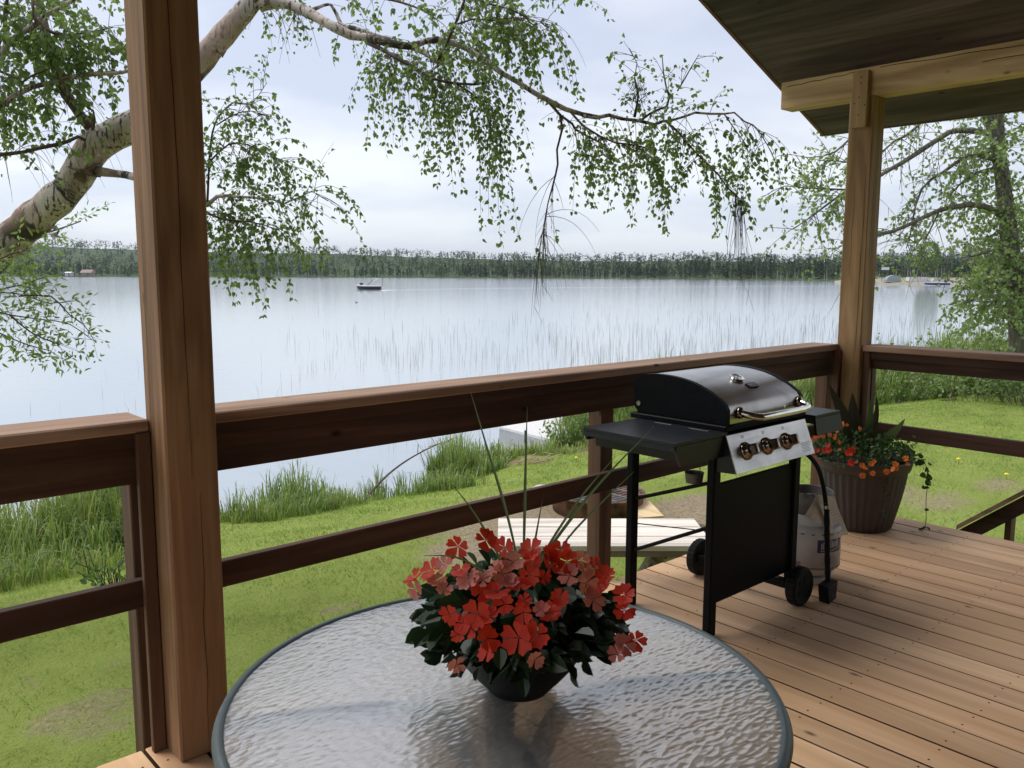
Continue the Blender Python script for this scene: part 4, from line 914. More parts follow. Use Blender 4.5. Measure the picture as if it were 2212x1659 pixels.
# tall bank grass
def tall_strip(n, x0, x1, fy0, fy1, h0, h1, name, lab, dens=None, mat='tall', lean=0.45, wf=0.010):
    """tufts: each a fan of blades round one root, of its own height"""
    per = 16; nt = n//per; X = rng.uniform(x0, x1, nt*4); s = shore(X); t = rng.random(nt*4); Y = fy0(X, s)+(fy1(X, s)-fy0(X, s))*t
    den = np.clip(0.42+0.5*np.sin(X*1.9+Y*1.3+1.5*np.sin(Y))*np.sin(X*0.8-Y*1.7)+0.2*np.sin(X*5.1), 0.05, 1)
    if dens is not None: den = den*dens(X, Y)
    k = rng.random(nt*4) < den; X, Y, s, t, den = X[k][:nt], Y[k][:nt], s[k][:nt], t[k][:nt], den[k][:nt]
    Ht = (h0+(h1-h0)*rng.random(len(X))**2.2)*(0.45+0.65*den)*(0.45+0.65*np.minimum(1, t*2.0))
    X = np.repeat(X, per); Y = np.repeat(Y, per); Ht = np.repeat(Ht, per); m = len(X)
    a = rng.random(m)*6.283; q = np.abs(rng.normal(size=m))*0.06; X = X+q*np.cos(a); Y = Y+q*np.sin(a); Hh = Ht*rng.uniform(0.45, 1.15, m)
    Zg = gz(X, Y); u, v, w_ = frustum_px(X, Y, Zg); W_ = np.clip(wf*w_/10, 0.006, 0.03)*rng.uniform(0.6, 1.3, m)
    ln = lean*(0.25+1.1*rng.random(m)**1.5); b = a+rng.normal(size=m)*0.5
    dx_, dy_ = -np.sin(b)*W_/2, np.cos(b)*W_/2; lx, ly = np.cos(b)*ln*Hh, np.sin(b)*ln*Hh
    base = np.stack([X, Y, Zg-0.01], 1); off = np.stack([dx_, dy_, 0*dx_], 1)
    m1 = base+np.stack([lx*0.2, ly*0.2, Hh*0.5], 1); m2 = base+np.stack([lx*0.6, ly*0.6, Hh*0.86], 1); tip = base+np.stack([lx*1.25, ly*1.25, Hh*(1.0-0.35*ln)], 1)
    V = np.stack([base-off, base+off, m1+off, m1-off, m2+off*0.7, m2-off*0.7, tip], 1).reshape(-1, 3); k = np.arange(m)[:, None]*7
    F_ = np.concatenate([k+np.array([[c]]) if False else k+np.array([c]) for c in ([0, 1, 2], [0, 2, 3], [3, 2, 4], [3, 4, 5], [5, 4, 6])])
    return tag(tri_obj(name, V, F_, mat), lab, 'grass', kind='stuff')
gap = lambda X, Y: 1-0.93*np.exp(-((X-7.3)/0.7)**2)
tall_strip(15000, -1.5, 3.2, lambda X, s: s-3.9+0*X, lambda X, s: s-0.2, 0.45, 1.15, 'tall_bank_grass', 'tall green grass on the bank left of the thick post', wf=0.013)
tall_strip(6500, 3.2, 7.0, lambda X, s: s-2.3+0*X, lambda X, s: s-0.3, 0.20, 0.75, 'tall_bank_grass', 'shorter weedy grass fringing the bank in front of open water', gap)
tall_strip(8000, 7.9, 11.2, lambda X, s: s-1.9+0*X, lambda X, s: s-0.1, 0.22, 0.75, 'tall_bank_grass', 'clumps of tall grass beside the bay and the dock', lambda X, Y: 1-0.85*np.exp(-((X-10.1)/0.8)**2))
tall_strip(18000, 11.6, 16.5, lambda X, s: s-2.5+0*X, lambda X, s: s+0.1, 0.55, 1.25, 'tall_bank_grass', 'tall reedy grass behind the left shelf of the grill')
tall_strip(42000, 16.5, 36, lambda X, s: s-4.4-0.10*(X-16.5)+0*X, lambda X, s: s+0.3, 0.4, 1.15, 'tall_bank_grass', 'tall grass bank beyond the lawn right of the corner post', wf=0.012)
# dead reed litter
mb = MB()
for cx, cy, r_, n in ((8.0, 9.9, 0.75, 150), (8.5, 9.2, 0.4, 50), (10.1, 9.6, 0.9, 120), (7.6, 10.2, 0.3, 60), (11.5, 10.0, 0.8, 60)):
    for k in range(n):
        a = random.uniform(0, 6.28); q = r_*math.sqrt(random.random()); x_, y_ = cx+q*math.cos(a), cy+q*math.sin(a)*0.7; z_ = gzf(x_, y_)+random.uniform(0.0, 0.05); b = random.gauss(0.2, 0.7); L = random.uniform(0.08, 0.38)
        p = Vector((x_, y_, z_)); d_ = Vector((math.cos(b), math.sin(b), random.uniform(-0.05, 0.25)))*L; mb.tube([p, p+d_], 0.0055, 3, cap=False)
tag(mb.build('reed_litter', 'straw'), 'washed up dead reeds lying on the bank by the bay', 'reed litter', kind='stuff')
# reeds standing in the lake
def reeds():
    n = 3600; u = rng.uniform(520, 2330, n*3); v = 648+158*rng.random(n*3)**0.75
    den = np.interp(u, [520, 700, 1000, 1300, 1800, 2300], [0.03, 0.10, 0.30, 0.55, 1.0, 1.0])*np.interp(v, [648, 670, 700, 760, 806], [0.06, 0.25, 0.6, 1.0, 1.0])
    den *= np.clip(0.75+0.6*np.sin(u*0.021+v*0.05)*np.sin(u*0.008-v*0.11), 0.12, 1)
    k = rng.random(n*3) < den; u, v = u[k][:n], v[k][:n]
    P_ = np.array([tuple(Z(a, b, WATER)) for a, b in zip(u, v)])
    # sparse nearer reeds
    for (x0, x1, y0, y1, m_) in ((1000, 1400, 830, 935, 150), (600, 1120, 905, 985, 60), (0, 260, 1020, 1120, 50), (540, 1000, 800, 900, 45), (1400, 1800, 800, 850, 260), (60, 300, 700, 1000, 20)):
        a = rng.uniform(x0, x1, m_); b = rng.uniform(y0, y1, m_); P_ = np.concatenate([P_, np.array([tuple(Z(p, q, WATER)) for p, q in zip(a, b)])])
    k = (P_[:, 1] > shore(P_[:, 0])+0.3); P_ = P_[k]; n = len(P_)
    dist = np.hypot(P_[:, 0], P_[:, 1]); H = rng.uniform(0.25, 0.85, n)*np.where(dist < 25, 0.75, 1.0); W_ = np.clip(0.007*dist/30, 0.006, 0.016)
    return tag(blades('lake_reeds', P_[:, 0], P_[:, 1], np.full(n, WATER-0.1), H+0.1, W_, rng.choice([0.06, 0.12, 0.35], n, p=[.6, .3, .1]), 'reed', 2), 'thin reeds standing scattered in the shallow lake water', 'reeds', kind='stuff')
reeds()

# ---------------------------------------------------------------- foliage tools
def leaf(mb, base, tip, size, wid=0.36, mi=0, cup=0.12, shape='birch'):
    tip = tip.normalized(); s = tip.cross(rvec())
    if s.length < 1e-3: s = tip.orthogonal()
    s.normalize(); nr = tip.cross(s)
    if shape == 'birch': L = [(0.0, 0.0), (0.10, 0.75), (0.32, 1.0), (0.62, 0.62), (1.0, 0.0)]
    elif shape == 'long': L = [(0, 0), (0.3, 0.9), (0.6, 0.8), (1, 0)]
    else: L = [(0, 0), (0.22, 0.85), (0.5, 1.0), (0.8, 0.6), (1, 0)]
    o = len(mb.v); c = [base+tip*(a*size) for a, _ in (L[0], L[-1])]
    left = [base+tip*(a*size)+s*(w_*wid*size)+nr*(w_*cup*size) for a, w_ in L[1:-1]]
    right = [base+tip*(a*size)-s*(w_*wid*size)+nr*(w_*cup*size) for a, w_ in L[1:-1]]
    m_ = len(left); mb.v += [tuple(p) for p in [c[0]]+left+[c[1]]+right]
    mb.f += [tuple([o]+[o+1+i for i in range(m_)]+[o+1+m_]), tuple([o, o+1+m_]+[o+2+m_+i for i in reversed(range(m_))])]; mb.m += [mi, mi]
def twig(mt, ml, p, d, L, droop, leafs, gap_, prob, r=0.0022, seg=0.06, sub=0.0, shape='birch', wid=0.36, down=0.6, jit=0.34):
    pts = [p.copy()]; d = d.normalized(); n = max(2, int(L/seg)); since = random.uniform(0, gap_)
    for i in range(n):
        d = (d+Vector((0, 0, -1))*droop*seg+rvec()*jit*seg*3.0).normalized(); q = pts[-1]+d*seg; 
        if ml is not None and i >= 1:
            since += seg
            while since > gap_:
                since -= gap_
                if random.random() < prob:
                    t_ = (d*0.35+rvec()*0.75+Vector((0, 0, -down))).normalized(); pet = q+t_*0.014+rvec()*0.018
                    leaf(ml, pet, t_, leafs*random.uniform(0.65, 1.15), wid, shape=shape)
        if sub > 0 and random.random() < sub: twig(mt, ml, q, (d+rvec()*0.8).normalized(), L*random.uniform(0.2, 0.45), droop*1.1, leafs, gap_, prob, r*0.75, seg, 0, shape, wid, down, jit)
        pts.append(q)
    mt.tube(pts, [r*(1-0.75*i/len(pts)) for i in range(len(pts))], 3, cap=False)
def wpts(pts, f):
    """picture polyline (x, y, depth, radius px) -> world resampled points and radii"""
    W_ = [tuple(D(*f(p[0], p[1]), p[2]))+(p[3]*p[2]/FPX,) for p in pts]; q = catmull(W_, 0.06 if pts[0][2] < 9 else 0.25)
    return [Vector(a[:3]) for a in q], [max(0.0015, a[3]) for a in q]
idp = lambda a, b: (a, b)
c3 = lambda a, b: (a*.3472, b*.3472)
c4 = lambda a, b: (548.6+a*.3472, b*.3472)
c5 = lambda a, b: (1206.9+a*.2728, 54.9+b*.2728)
c8 = lambda a, b: (a*.3472, 493.7+b*.3472)
cT = lambda a, b: (1865.2+a*.3308, 219.4+b*.3308)
c6 = lambda a, b: (1481.2+a*.3306, b*.3306)
def sprays(mt, ml, pts, n, L0, L1, droop, leafs, gap_, prob, spread=0.9, t0=0.0, t1=1.0, **k):
    m_ = len(pts)
    for i in range(n):
        t_ = t0+(t1-t0)*random.random(); j = min(m_-2, int(t_*(m_-1))); p = pts[j].lerp(pts[j+1], random.random()); ax = (pts[j+1]-pts[j]).normalized()
        d = (rvec()*spread+ax*0.5+Vector((0, 0, -0.15))).normalized(); twig(mt, ml, p, d, random.uniform(L0, L1), droop, leafs, gap_, prob, **k)

# ---------------------------------------------------------------- leaning birch
bx = D(-330, 1150, 6.2); birch = thing('birch_tree', (bx.x, bx.y, gzf(bx.x, bx.y)), 'leaning white barked birch arching over the top of the view', 'tree')
trunk, tr_ = wpts([(-330, 1250, 6.3, 52), (-300, 1000, 6.2, 48), (-180, 740, 6.1, 44), (-60, 590, 6.0, 40), (20, 520, 5.9, 37), (95, 455, 5.85, 36), (150, 405, 5.8, 33), (178, 360, 5.8, 34), (203, 318, 5.8, 35), (246, 292, 5.8, 34), (310, 258, 5.8, 31), (370, 210, 5.8, 29), (440, 125, 5.8, 26), (495, 62, 5.8, 24), (540, 10, 5.8, 21), (556, -10, 5.8, 22), (575, -8, 5.8, 16)], idp)
mb = MB(); mb.tube(trunk, [r_*(1+0.05*math.sin(i*1.9)+0.03*math.sin(i*4.7)) for i, r_ in enumerate(tr_)], 18)
for (fx, fy, fr) in ((150, 430, 14), (420, 115, 10), (470, 105, 9), (225, 330, 10), (120, 500, 12), (60, 545, 12)):   # peeling curls
    p = D(fx, fy, 5.68)
    for q in range(3):
        a = p+rvec()*0.03; mb.add([a, a+rvec()*0.05, a+rvec()*0.05, a+rvec()*0.035], [(0, 1, 2, 3)])
mb.build('trunk', 'birch', birch, True)
# dark sunk ring scars where limbs were lost
sc_ = MB()
for (fx, fy, a, b) in ((182, 365, 36, 3.2),):
    pts_ = [D(fx-36+7.2*i, fy-6+2.4*i+1.5*math.sin(i), 5.655+0.004*abs(i-5)) for i in range(11)]; sc_.tube(pts_, [0.004+0.006*math.sin(math.pi*i/10) for i in range(11)], 6)
sc_.build('ring_scar', 'logbark', birch)
MT, ML = MB(), MB()     # twigs and leaves of the birch
def limb(pts, f, mat='birch', nm='limb', n=10):
    P_, r_ = wpts(pts, f); mb = MB(); mb.tube(P_, [q*(1+0.06*math.sin(i*1.3)) for i, q in enumerate(r_)], n); mb.build(nm, mat, birch, True); return P_
main = limb([(30, 30, 5.8, 17), (60, 20, 5.8, 15), (180, 15, 5.75, 13), (300, 60, 5.7, 12), (420, 125, 5.6, 11), (520, 180, 5.5, 10.5), (600, 220, 5.5, 10), (700, 232, 5.45, 9), (800, 258, 5.4, 8.5), (900, 280, 5.4, 8.5), (985, 290, 5.4, 8.2), (1060, 258, 5.4, 6.8), (1140, 245, 5.4, 6.6), (1220, 262, 5.4, 6.6), (1300, 290, 5.4, 6.4), (1400, 350, 5.35, 6.2), (1480, 410, 5.3, 6.2), (1550, 460, 5.3, 6), (1640, 510, 5.3, 5.8), (1740, 575, 5.3, 5.7), (1840, 630, 5.3, 5.6), (1940, 680, 5.3, 5.3), (2040, 710, 5.3, 5), (2140, 728, 5.3, 4.6)], c4)
main2 = limb([(185, 712, 5.3, 4.6), (300, 730, 5.3, 4.3), (400, 710, 5.3, 4), (500, 740, 5.3, 3.8), (600, 750, 5.3, 3.6), (700, 770, 5.3, 3.4), (760, 785, 5.3, 3.3), (820, 760, 5.3, 3), (900, 750, 5.3, 2.8), (1000, 720, 5.3, 2.7), (1080, 690, 5.3, 2.6), (1200, 700, 5.3, 2.4), (1310, 700, 5.3, 2.2), (1390, 690, 5.3, 2), (1470, 760, 5.3, 1.7), (1540, 790, 5.3, 1.5), (1600, 860, 5.3, 1.2), (1660, 960, 5.3, 0.9)], c5)
L = {}
def B(k, pts, f, mat='stem'): L[k] = limb(pts, f, mat, 'branch', 7)
B('spur', [(980, 290, 5.4, 7), (1060, 330, 5.35, 5), (1145, 397, 5.3, 3)], c4, 'birch')
B('s2', [(700, 262, 5.45, 5), (800, 310, 5.4, 4.6), (900, 370, 5.3, 4), (1000, 420, 5.3, 3.4), (1120, 490, 5.2, 3.2), (1260, 520, 5.2, 3), (1380, 525, 5.2, 2.4), (1460, 512, 5.2, 2)], c4)
B('s3', [(1260, 520, 5.2, 2.4), (1400, 620, 5.2, 1.8), (1480, 760, 5.2, 1)], c4)
B('up', [(1140, 385, 5.35, 3), (1180, 310, 5.35, 3.2), (1220, 220, 5.35, 3.2), (1270, 110, 5.3, 3.2), (1310, 0, 5.3, 3), (1340, -150, 5.3, 2.5)], c4)
B('up2', [(1260, 150, 5.3, 2), (1360, 120, 5.3, 1.8), (1480, 125, 5.3, 1.3), (1660, 110, 5.3, 1), (1860, 160, 5.3, 0.7)], c4)
B('back', [(330, 75, 5.70, 5), (480, 30, 6.0, 3), (540, 150, 6.0, 5), (640, 180, 5.9, 5), (740, 212, 5.8, 3.5), (850, 240, 5.8, 2)], c4, 'birch')
B('topline', [(25, -20, 5.8, 6), (300, -75, 5.9, 4), (600, -60, 5.9, 3), (760, -20, 5.9, 3), (900, 10, 5.8, 2.5), (1040, 60, 5.7, 2), (1150, 130, 5.6, 1)], c4)
B('topr', [(1300, -40, 5.4, 2.4), (1450, 20, 5.4, 2), (1600, 60, 5.4, 1.6), (1720, 120, 5.4, 1)], c4)
B('hang', [(1830, 632, 5.3, 3), (1905, 715, 5.3, 3), (1918, 800, 5.3, 2.6), (1885, 930, 5.3, 2.4), (1890, 1020, 5.3, 2.2), (1860, 1150, 5.3, 1.8), (1830, 1260, 5.3, 1.5), (1800, 1420, 5.3, 1), (1775, 1550, 5.3, 0.7)], c4)
B('r1', [(1900, 712, 5.3, 2.8), (1980, 770, 5.3, 2.6), (2000, 805, 5.3, 2.6), (2080, 850, 5.3, 2.4), (2150, 885, 5.3, 2)], c4)
B('r2', [(90, 680, 5.3, 2.6), (200, 800, 5.25, 2.4), (330, 880, 5.25, 2.3), (450, 930, 5.2, 2.1), (560, 942, 5.2, 1.9), (700, 970, 5.2, 1.5), (760, 965, 5.2, 1)], c5)
B('r3', [(860, 770, 5.3, 2.6), (960, 860, 5.25, 2.3), (1060, 980, 5.25, 2.1), (1160, 1080, 5.25, 1.9), (1270, 1190, 5.25, 1.7), (1340, 1290, 5.25, 1.4), (1420, 1370, 5.25, 1)], c5)
B('r4', [(660, 745, 5.3, 2.6), (720, 700, 5.3, 2.4), (780, 670, 5.3, 2.4), (860, 640, 5.3, 2.4), (875, 570, 5.3, 2.1), (850, 480, 5.3, 1.8), (830, 380, 5.3, 1.4), (820, 250, 5.3, 0.9)], c5)
B('r5', [(940, 520, 5.3, 1.6), (1000, 420, 5.3, 1.4), (1050, 330, 5.3, 1.1), (1112, 228, 5.3, 0.7)], c5)
B('r6', [(600, 725, 5.3, 3.4), (618, 640, 5.3, 2.6), (630, 560, 5.3, 2), (600, 420, 5.3, 1.3), (620, 300, 5.3, 1), (560, 180, 5.3, 0.7)], c5)
B('r7', [(1310, 702, 5.3, 1.3), (1400, 830, 5.3, 1.1), (1480, 940, 5.3, 0.9), (1530, 1080, 5.3, 0.6)], c5)
# left side
B('l1', [(600, 1065, 5.8, 10), (700, 1078, 5.7, 9), (820, 1098, 5.6, 8), (1000, 1180, 5.5, 7), (1180, 1240, 5.4, 6), (1290, 1275, 5.4, 5.5), (1350, 1222, 5.4, 4), (1500, 1225, 5.3, 3), (1600, 1232, 5.3, 2.6), (1700, 1242, 5.3, 2.3), (1760, 1270, 5.3, 2), (1850, 1232, 5.3, 1.6), (1940, 1190, 5.3, 1.2), (2040, 1250, 5.3, 0.8)], c3, 'birch')
B('l2', [(1180, 1240, 5.4, 4), (1300, 1330, 5.3, 3), (1420, 1370, 5.3, 2.2), (1560, 1380, 5.3, 1.6), (1700, 1420, 5.3, 1)], c3)
B('l3', [(1290, 1260, 5.4, 2.6), (1300, 1050, 5.3, 2.2), (1310, 900, 5.3, 2), (1345, 750, 5.3, 1.7), (1450, 640, 5.3, 1.3), (1560, 650, 5.3, 0.9), (1660, 515, 5.3, 0.5)], c3)
B('l4', [(1310, 1000, 5.3, 2), (1420, 900, 5.3, 1.7), (1540, 900, 5.3, 1.4), (1680, 960, 5.3, 1.1), (1820, 1040, 5.3, 0.8)], c3)
B('l5', [(1345, 780, 5.3, 1.6), (1440, 720, 5.3, 1.3), (1560, 690, 5.3, 1), (1690, 740, 5.3, 0.6)], c3)
B('t1', [(-518, 2120, 6.1, 14), (-460, 1500, 5.85, 12), (-330, 950, 5.6, 10), (-200, 700, 5.5, 9), (-60, 520, 5.4, 8.5), (0, 370, 5.3, 8), (55, 262, 5.3, 7.5), (130, 205, 5.3, 6.5), (240, 142, 5.3, 6), (258, 108, 5.3, 5.4), (400, 32, 5.3, 4.6), (520, -40, 5.3, 4)], c3, 'birch')
B('t2', [(245, 158, 5.3, 3), (330, 205, 5.3, 3), (450, 215, 5.3, 2.6), (560, 200, 5.3, 2), (700, 170, 5.3, 1.4)], c3)
B('t3', [(-300, 1800, 6.03, 12), (-290, 1250, 5.7, 9), (-220, 900, 5.5, 8), (-150, 760, 5.4, 7), (0, 662, 5.3, 6.4), (100, 590, 5.3, 5.8), (200, 542, 5.3, 5.4), (340, 512, 5.3, 5), (450, 482, 5.3, 4.6), (600, 462, 5.3, 4.2), (760, 452, 5.3, 3.6), (860, 420, 5.3, 3)], c3, 'birch')
B('t4', [(40, 245, 5.3, 5), (30, 100, 5.3, 4.2), (48, -20, 5.3, 3.6), (60, -150, 5.3, 3)], c3)
B('t5', [(-100, 980, 5.4, 5), (0, 962, 5.35, 4.6), (150, 945, 5.35, 4.2), (250, 920, 5.35, 4), (350, 900, 5.4, 4), (420, 880, 5.5, 4), (485, 850, 5.6, 3.6), (530, 872, 5.65, 4)], c3)
B('t6', [(575, 805, 5.6, 3.6), (588, 740, 5.5, 2.8), (580, 690, 5.45, 2.3), (500, 640, 5.4, 1.9), (400, 590, 5.3, 1.4), (330, 560, 5.3, 1)], c3)
B('t7', [(430, 215, 5.3, 2.4), (470, 280, 5.3, 2), (480, 340, 5.3, 1.5)], c3)
B('t8', [(200, 0, 5.2, 2.6), (210, 90, 5.2, 2.4), (235, 160, 5.25, 2.4)], c3)
B('t9', [(-62, 520, 5.4, 4), (-50, 420, 5.2, 3.4), (60, 470, 5.2, 3), (140, 510, 5.2, 2.6), (200, 470, 5.2, 2), (300, 430, 5.2, 1.5)], c3)
sp = lambda k, n, a, b, prob=0.9, droop=4.2, **kw: sprays(MT, ML, L[k] if isinstance(k, str) else k, n, a, b, droop, 0.044 if isinstance(k, str) and k[0] == 't' else 0.034, 0.0165, prob, **kw)
TOTAL = {}
main_a = main[:len(main)]
nm_ = len(main)
sp(main, 20, 0.15, 0.42, 0.45, t0=0.02, t1=0.16); sp(main, 16, 0.2, 0.5, 0.0, t0=0.0, t1=0.2)
sp(main, 26, 0.2, 0.55, 0.8, t0=0.40, t1=0.66); sp(main, 12, 0.15, 0.5, 0.7, t0=0.60, t1=0.74); sp(main, 5, 0.1, 0.25, 0.7, t0=0.8, t1=1)
for k, n, a, b in (('s2', 48, 0.2, 0.75), ('s3', 30, 0.25, 0.85), ('up', 32, 0.2, 0.7), ('up2', 32, 0.2, 0.8), ('back', 9, 0.12, 0.4), ('topline', 24, 0.10, 0.32), ('topr', 28, 0.2, 0.55), ('spur', 12, 0.3, 0.9)): sp(k, n, a, b, 0.95)
sp('up2', 8, 0.3, 0.6, 0.05, t0=0.7)
sp('hang', 14, 0.15, 0.5, 0.0, t0=0.45); sp('hang', 5, 0.08, 0.2, 0.7, t0=0.5)
for k_ in range(16): twig(MT, None, L['hang'][-1-random.randrange(6)], Vector((random.uniform(-.3, .3), random.uniform(-.3, .3), -1)), random.uniform(0.25, 0.6), 3.0, 0, 1, 0, r=0.002, sub=0.12)
sp('r1', 16, 0.1, 0.35, 0.6); sp('r2', 48, 0.18, 0.62, 0.95, t0=0.15); sp('r3', 46, 0.12, 0.45, 0.95, t0=0.02, t1=0.85)
sp(main2, 26, 0.15, 0.55, 0.8, t0=0.12, t1=0.62); sp(main2, 16, 0.15, 0.5, 0.7, t0=0.82)
sp('r7', 12, 0.15, 0.45, 0.9); sp('r4', 20, 0.06, 0.2, 0.9, droop=2.0); sp('r5', 8, 0.04, 0.14, 0.9, droop=2.0); sp('r6', 24, 0.06, 0.22, 0.9, droop=2.5)
for k_ in range(26): twig(MT, None, L['r3'][-1]+rvec()*0.03, Vector((random.uniform(-.25, .25), random.uniform(-.25, .25), -1)), random.uniform(0.25, 0.62), 3.0, 0, 1, 0, r=0.0019, sub=0.08)
for k_ in range(60): twig(MT, ML, L['r6'][max(0, len(L['r6'])//3)]+rvec()*0.05, rvec(), 0.07, 2.0, 0.035, 0.03, 0.5, r=0.002, seg=0.02)
for k, n, a, b in (('l1', 66, 0.15, 0.60), ('l2', 46, 0.15, 0.60), ('l3', 60, 0.08, 0.32), ('l4', 74, 0.10, 0.36), ('l5', 22, 0.06, 0.22)): sp(k, n, a, b, 0.85, t0=0.45 if k == 'l1' else 0.1, droop=4.5)
sp('l1', 14, 0.2, 0.5, 0.1, t0=0.75, droop=2.0)
for k, n, a, b, p_ in (('t1', 52, 0.15, 0.5, 0.9), ('t2', 44, 0.15, 0.45, 0.95), ('t3', 30, 0.12, 0.42, 0.75), ('t4', 34, 0.15, 0.5, 0.95), ('t8', 22, 0.15, 0.4, 0.95), ('t9', 20, 0.15, 0.5, 0.85), ('t7', 12, 0.1, 0.3, 0.9)): sp(k, n, a, b, p_, t0=0.55 if k in ('t1', 't3') else 0.1, droop=4.0)
sp('t5', 10, 0.1, 0.35, 0.6, t0=0.2); sp('t6', 16, 0.2, 0.5, 0.0, droop=1.5); sp('t6', 10, 0.1, 0.3, 0.6); sp('t3', 26, 0.3, 0.7, 0.0, t0=0.5, droop=3.0); sp('t5', 14, 0.2, 0.45, 0.0, t0=0.3)
# upper crown just above the picture, so the tree is whole from the side
B('top', [(215, 300, 5.8, 12), (160, 230, 5.7, 11), (120, 150, 5.6, 10), (60, -100, 6.0, 8), (0, -400, 6.3, 6), (-60, -700, 6.6, 3)], idp)
sp('top', 70, 0.3, 1.0, 0.95, t0=0.2, droop=3.0)
tw = MT.build('twigs', 'stem', birch); cr_ = ML.build('crown', 'birchleaf', birch)

# ---------------------------------------------------------------- right hand tree
pb_ = AT(2205, 17.5, 0); rt = thing('poplar_tree', (pb_.x, pb_.y, gzf(pb_.x, pb_.y)), 'tall rough barked tree with arching limbs at the right edge', 'tree')
MT, ML = MB(), MB()
def limbR(pts, f, nm='limb', n=10, mat='bark'):
    P_, r_ = wpts(pts, f); mb = MB(); mb.tube(P_, r_, n); mb.build(nm, mat, rt, True); return P_
T1 = limbR([(1075, 1800, 17.5, 32), (1050, 1640, 17.5, 29), (1028, 1400, 17.5, 25), (1000, 1200, 17.5, 19), (965, 1000, 17.5, 18), (950, 870, 17.5, 18), (930, 700, 17.5, 16), (905, 480, 17.5, 15), (870, 270, 17.5, 14), (830, 130, 17.5, 12), (790, 60, 17.5, 10), (740, -60, 17.5, 8)], cT, 'trunk', 14)
T2 = limbR([(880, 330, 17.5, 11), (890, 180, 17.5, 10), (880, 50, 17.5, 8), (890, -200, 17.5, 6)], cT)
LR = {}
LR['a'] = limbR([(915, 780, 17.5, 8), (870, 715, 17.5, 7), (800, 688, 17.3, 6.4), (700, 672, 17, 6), (600, 686, 17, 5.4), (500, 708, 17, 5), (400, 752, 17, 4.6), (300, 802, 16.8, 4.2), (200, 845, 16.6, 4), (110, 868, 16.5, 3.6), (0, 900, 16.5, 2.8), (-150, 990, 16.3, 2)], cT)
LR['b'] = limbR([(860, 380, 17.5, 6), (760, 352, 17.3, 5), (680, 356, 17.2, 4.4), (600, 402, 17, 4), (520, 462, 17, 3.4), (450, 502, 17, 3), (380, 570, 17, 2.4), (340, 680, 17, 2), (310, 850, 17, 1.6), (280, 960, 17, 1)], cT, n=8)
LR['c'] = limbR([(850, 215, 17.5, 7), (700, 190, 17.2, 6), (560, 200, 17, 5.6), (450, 270, 17, 5.4), (330, 350, 17, 5), (230, 412, 16.8, 4.6), (120, 475, 16.6, 4), (0, 560, 16.5, 3), (-160, 640, 16.3, 2)], cT)
LR['d'] = limbR([(870, 430, 17.5, 4), (780, 452, 17.3, 3.2), (700, 482, 17, 2.6), (620, 550, 17, 2), (540, 640, 17, 1.2)], cT, n=7)
LR['e'] = limbR([(120, 475, 16.6, 2), (0, 420, 16.4, 1.8), (-150, 390, 16.2, 1.4), (-300, 385, 16, 0.8)], cT, n=6)
LR['f'] = limbR([(1080, 1240, 16.6, 2.2), (900, 1234, 16.4, 2), (760, 1225, 16.2, 1.6), (650, 1215, 16, 1), (560, 1250, 16, 0.7)], c6, n=6)
LR['g'] = limbR([(1080, 900, 16.6, 2.4), (980, 990, 16.4, 2), (900, 1020, 16.2, 1.5), (800, 1030, 16, 1), (690, 1010, 16, 0.6)], c6, n=6)
LR['h'] = limbR([(1080, 1230, 16.6, 2.8), (960, 1310, 16.4, 2.4), (880, 1370, 16.2, 2), (800, 1430, 16, 1.4), (700, 1500, 16, 0.8)], c6, n=6)
LR['i'] = limbR([(500, 60, 17, 3), (420, 100, 17, 3), (290, 215, 17, 3), (200, 260, 17, 2.4), (120, 330, 17, 1.6)], cT, n=6)
LR['j'] = limbR([(960, 1000, 17.3, 4), (880, 960, 17, 3), (760, 1000, 16.8, 2), (640, 1020, 16.6, 1.4)], cT, n=6)
LR['k'] = limbR([(1000, 1190, 17.3, 4), (880, 1180, 17, 3), (740, 1210, 16.8, 2), (640, 1220, 16.6, 1.2)], cT, n=6)
LR['l'] = limbR([(500, 705, 17, 2), (430, 850, 17, 1.6), (380, 940, 17, 1.2), (300, 900, 17, 1)], cT, n=6)
LR['m'] = limbR([(1000, 1300, 17.3, 3), (900, 1290, 16.8, 2), (800, 1310, 16.6, 1.6), (700, 1300, 16.5, 1)], cT, n=6)
def spR(k, n, a, b, prob=0.9, droop=0.5, ls=0.085, gap_=0.045, **kw):
    sprays(MT, ML, LR[k] if isinstance(k, str) else k, n, a, b, droop, ls, gap_, prob, shape='x', wid=0.38, r=0.009, seg=0.09, down=0.5, sub=0.14, jit=0.35, **kw)
for k, n, a, b, p_ in (('a', 26, 0.5, 1.3, 0.65), ('b', 26, 0.4, 1.3, 0.75), ('c', 26, 0.5, 1.3, 0.6), ('d', 18, 0.4, 1.0, 0.9), ('e', 16, 0.4, 1.1, 0.9), ('f', 20, 0.3, 0.9, 0.9), ('g', 9, 0.4, 1.0, 0.45), ('h', 24, 0.4, 1.1, 0.9), ('i', 16, 0.5, 1.3, 0.4), ('j', 24, 0.3, 1.1, 1.0), ('k', 34, 0.3, 1.2, 1.0), ('m', 30, 0.3, 1.2, 1.0)): spR(k, n, a, b, p_)
spR(T1, 90, 0.4, 1.4, 1.0, t0=0.25, t1=0.95); spR(T1, 60, 0.5, 1.7, 1.0, t0=0.25, t1=0.5); spR(T2, 30, 0.5, 1.5, 1.0)
for k in 'acbil': spR(k, 14, 0.5, 1.5, 0.0, droop=0.9)
for k_ in range(120):          # dense right side hanging behind the trunk
    y_ = random.uniform(300, 660); p = D(random.uniform(2150, 2330), y_, random.uniform(18.0, 19.5)); twig(MT, ML, p, rvec(), random.uniform(0.5, 1.3), 0.5, 0.08, 0.045, 1.0, r=0.008, seg=0.09, shape='x', wid=0.4, sub=0.15)
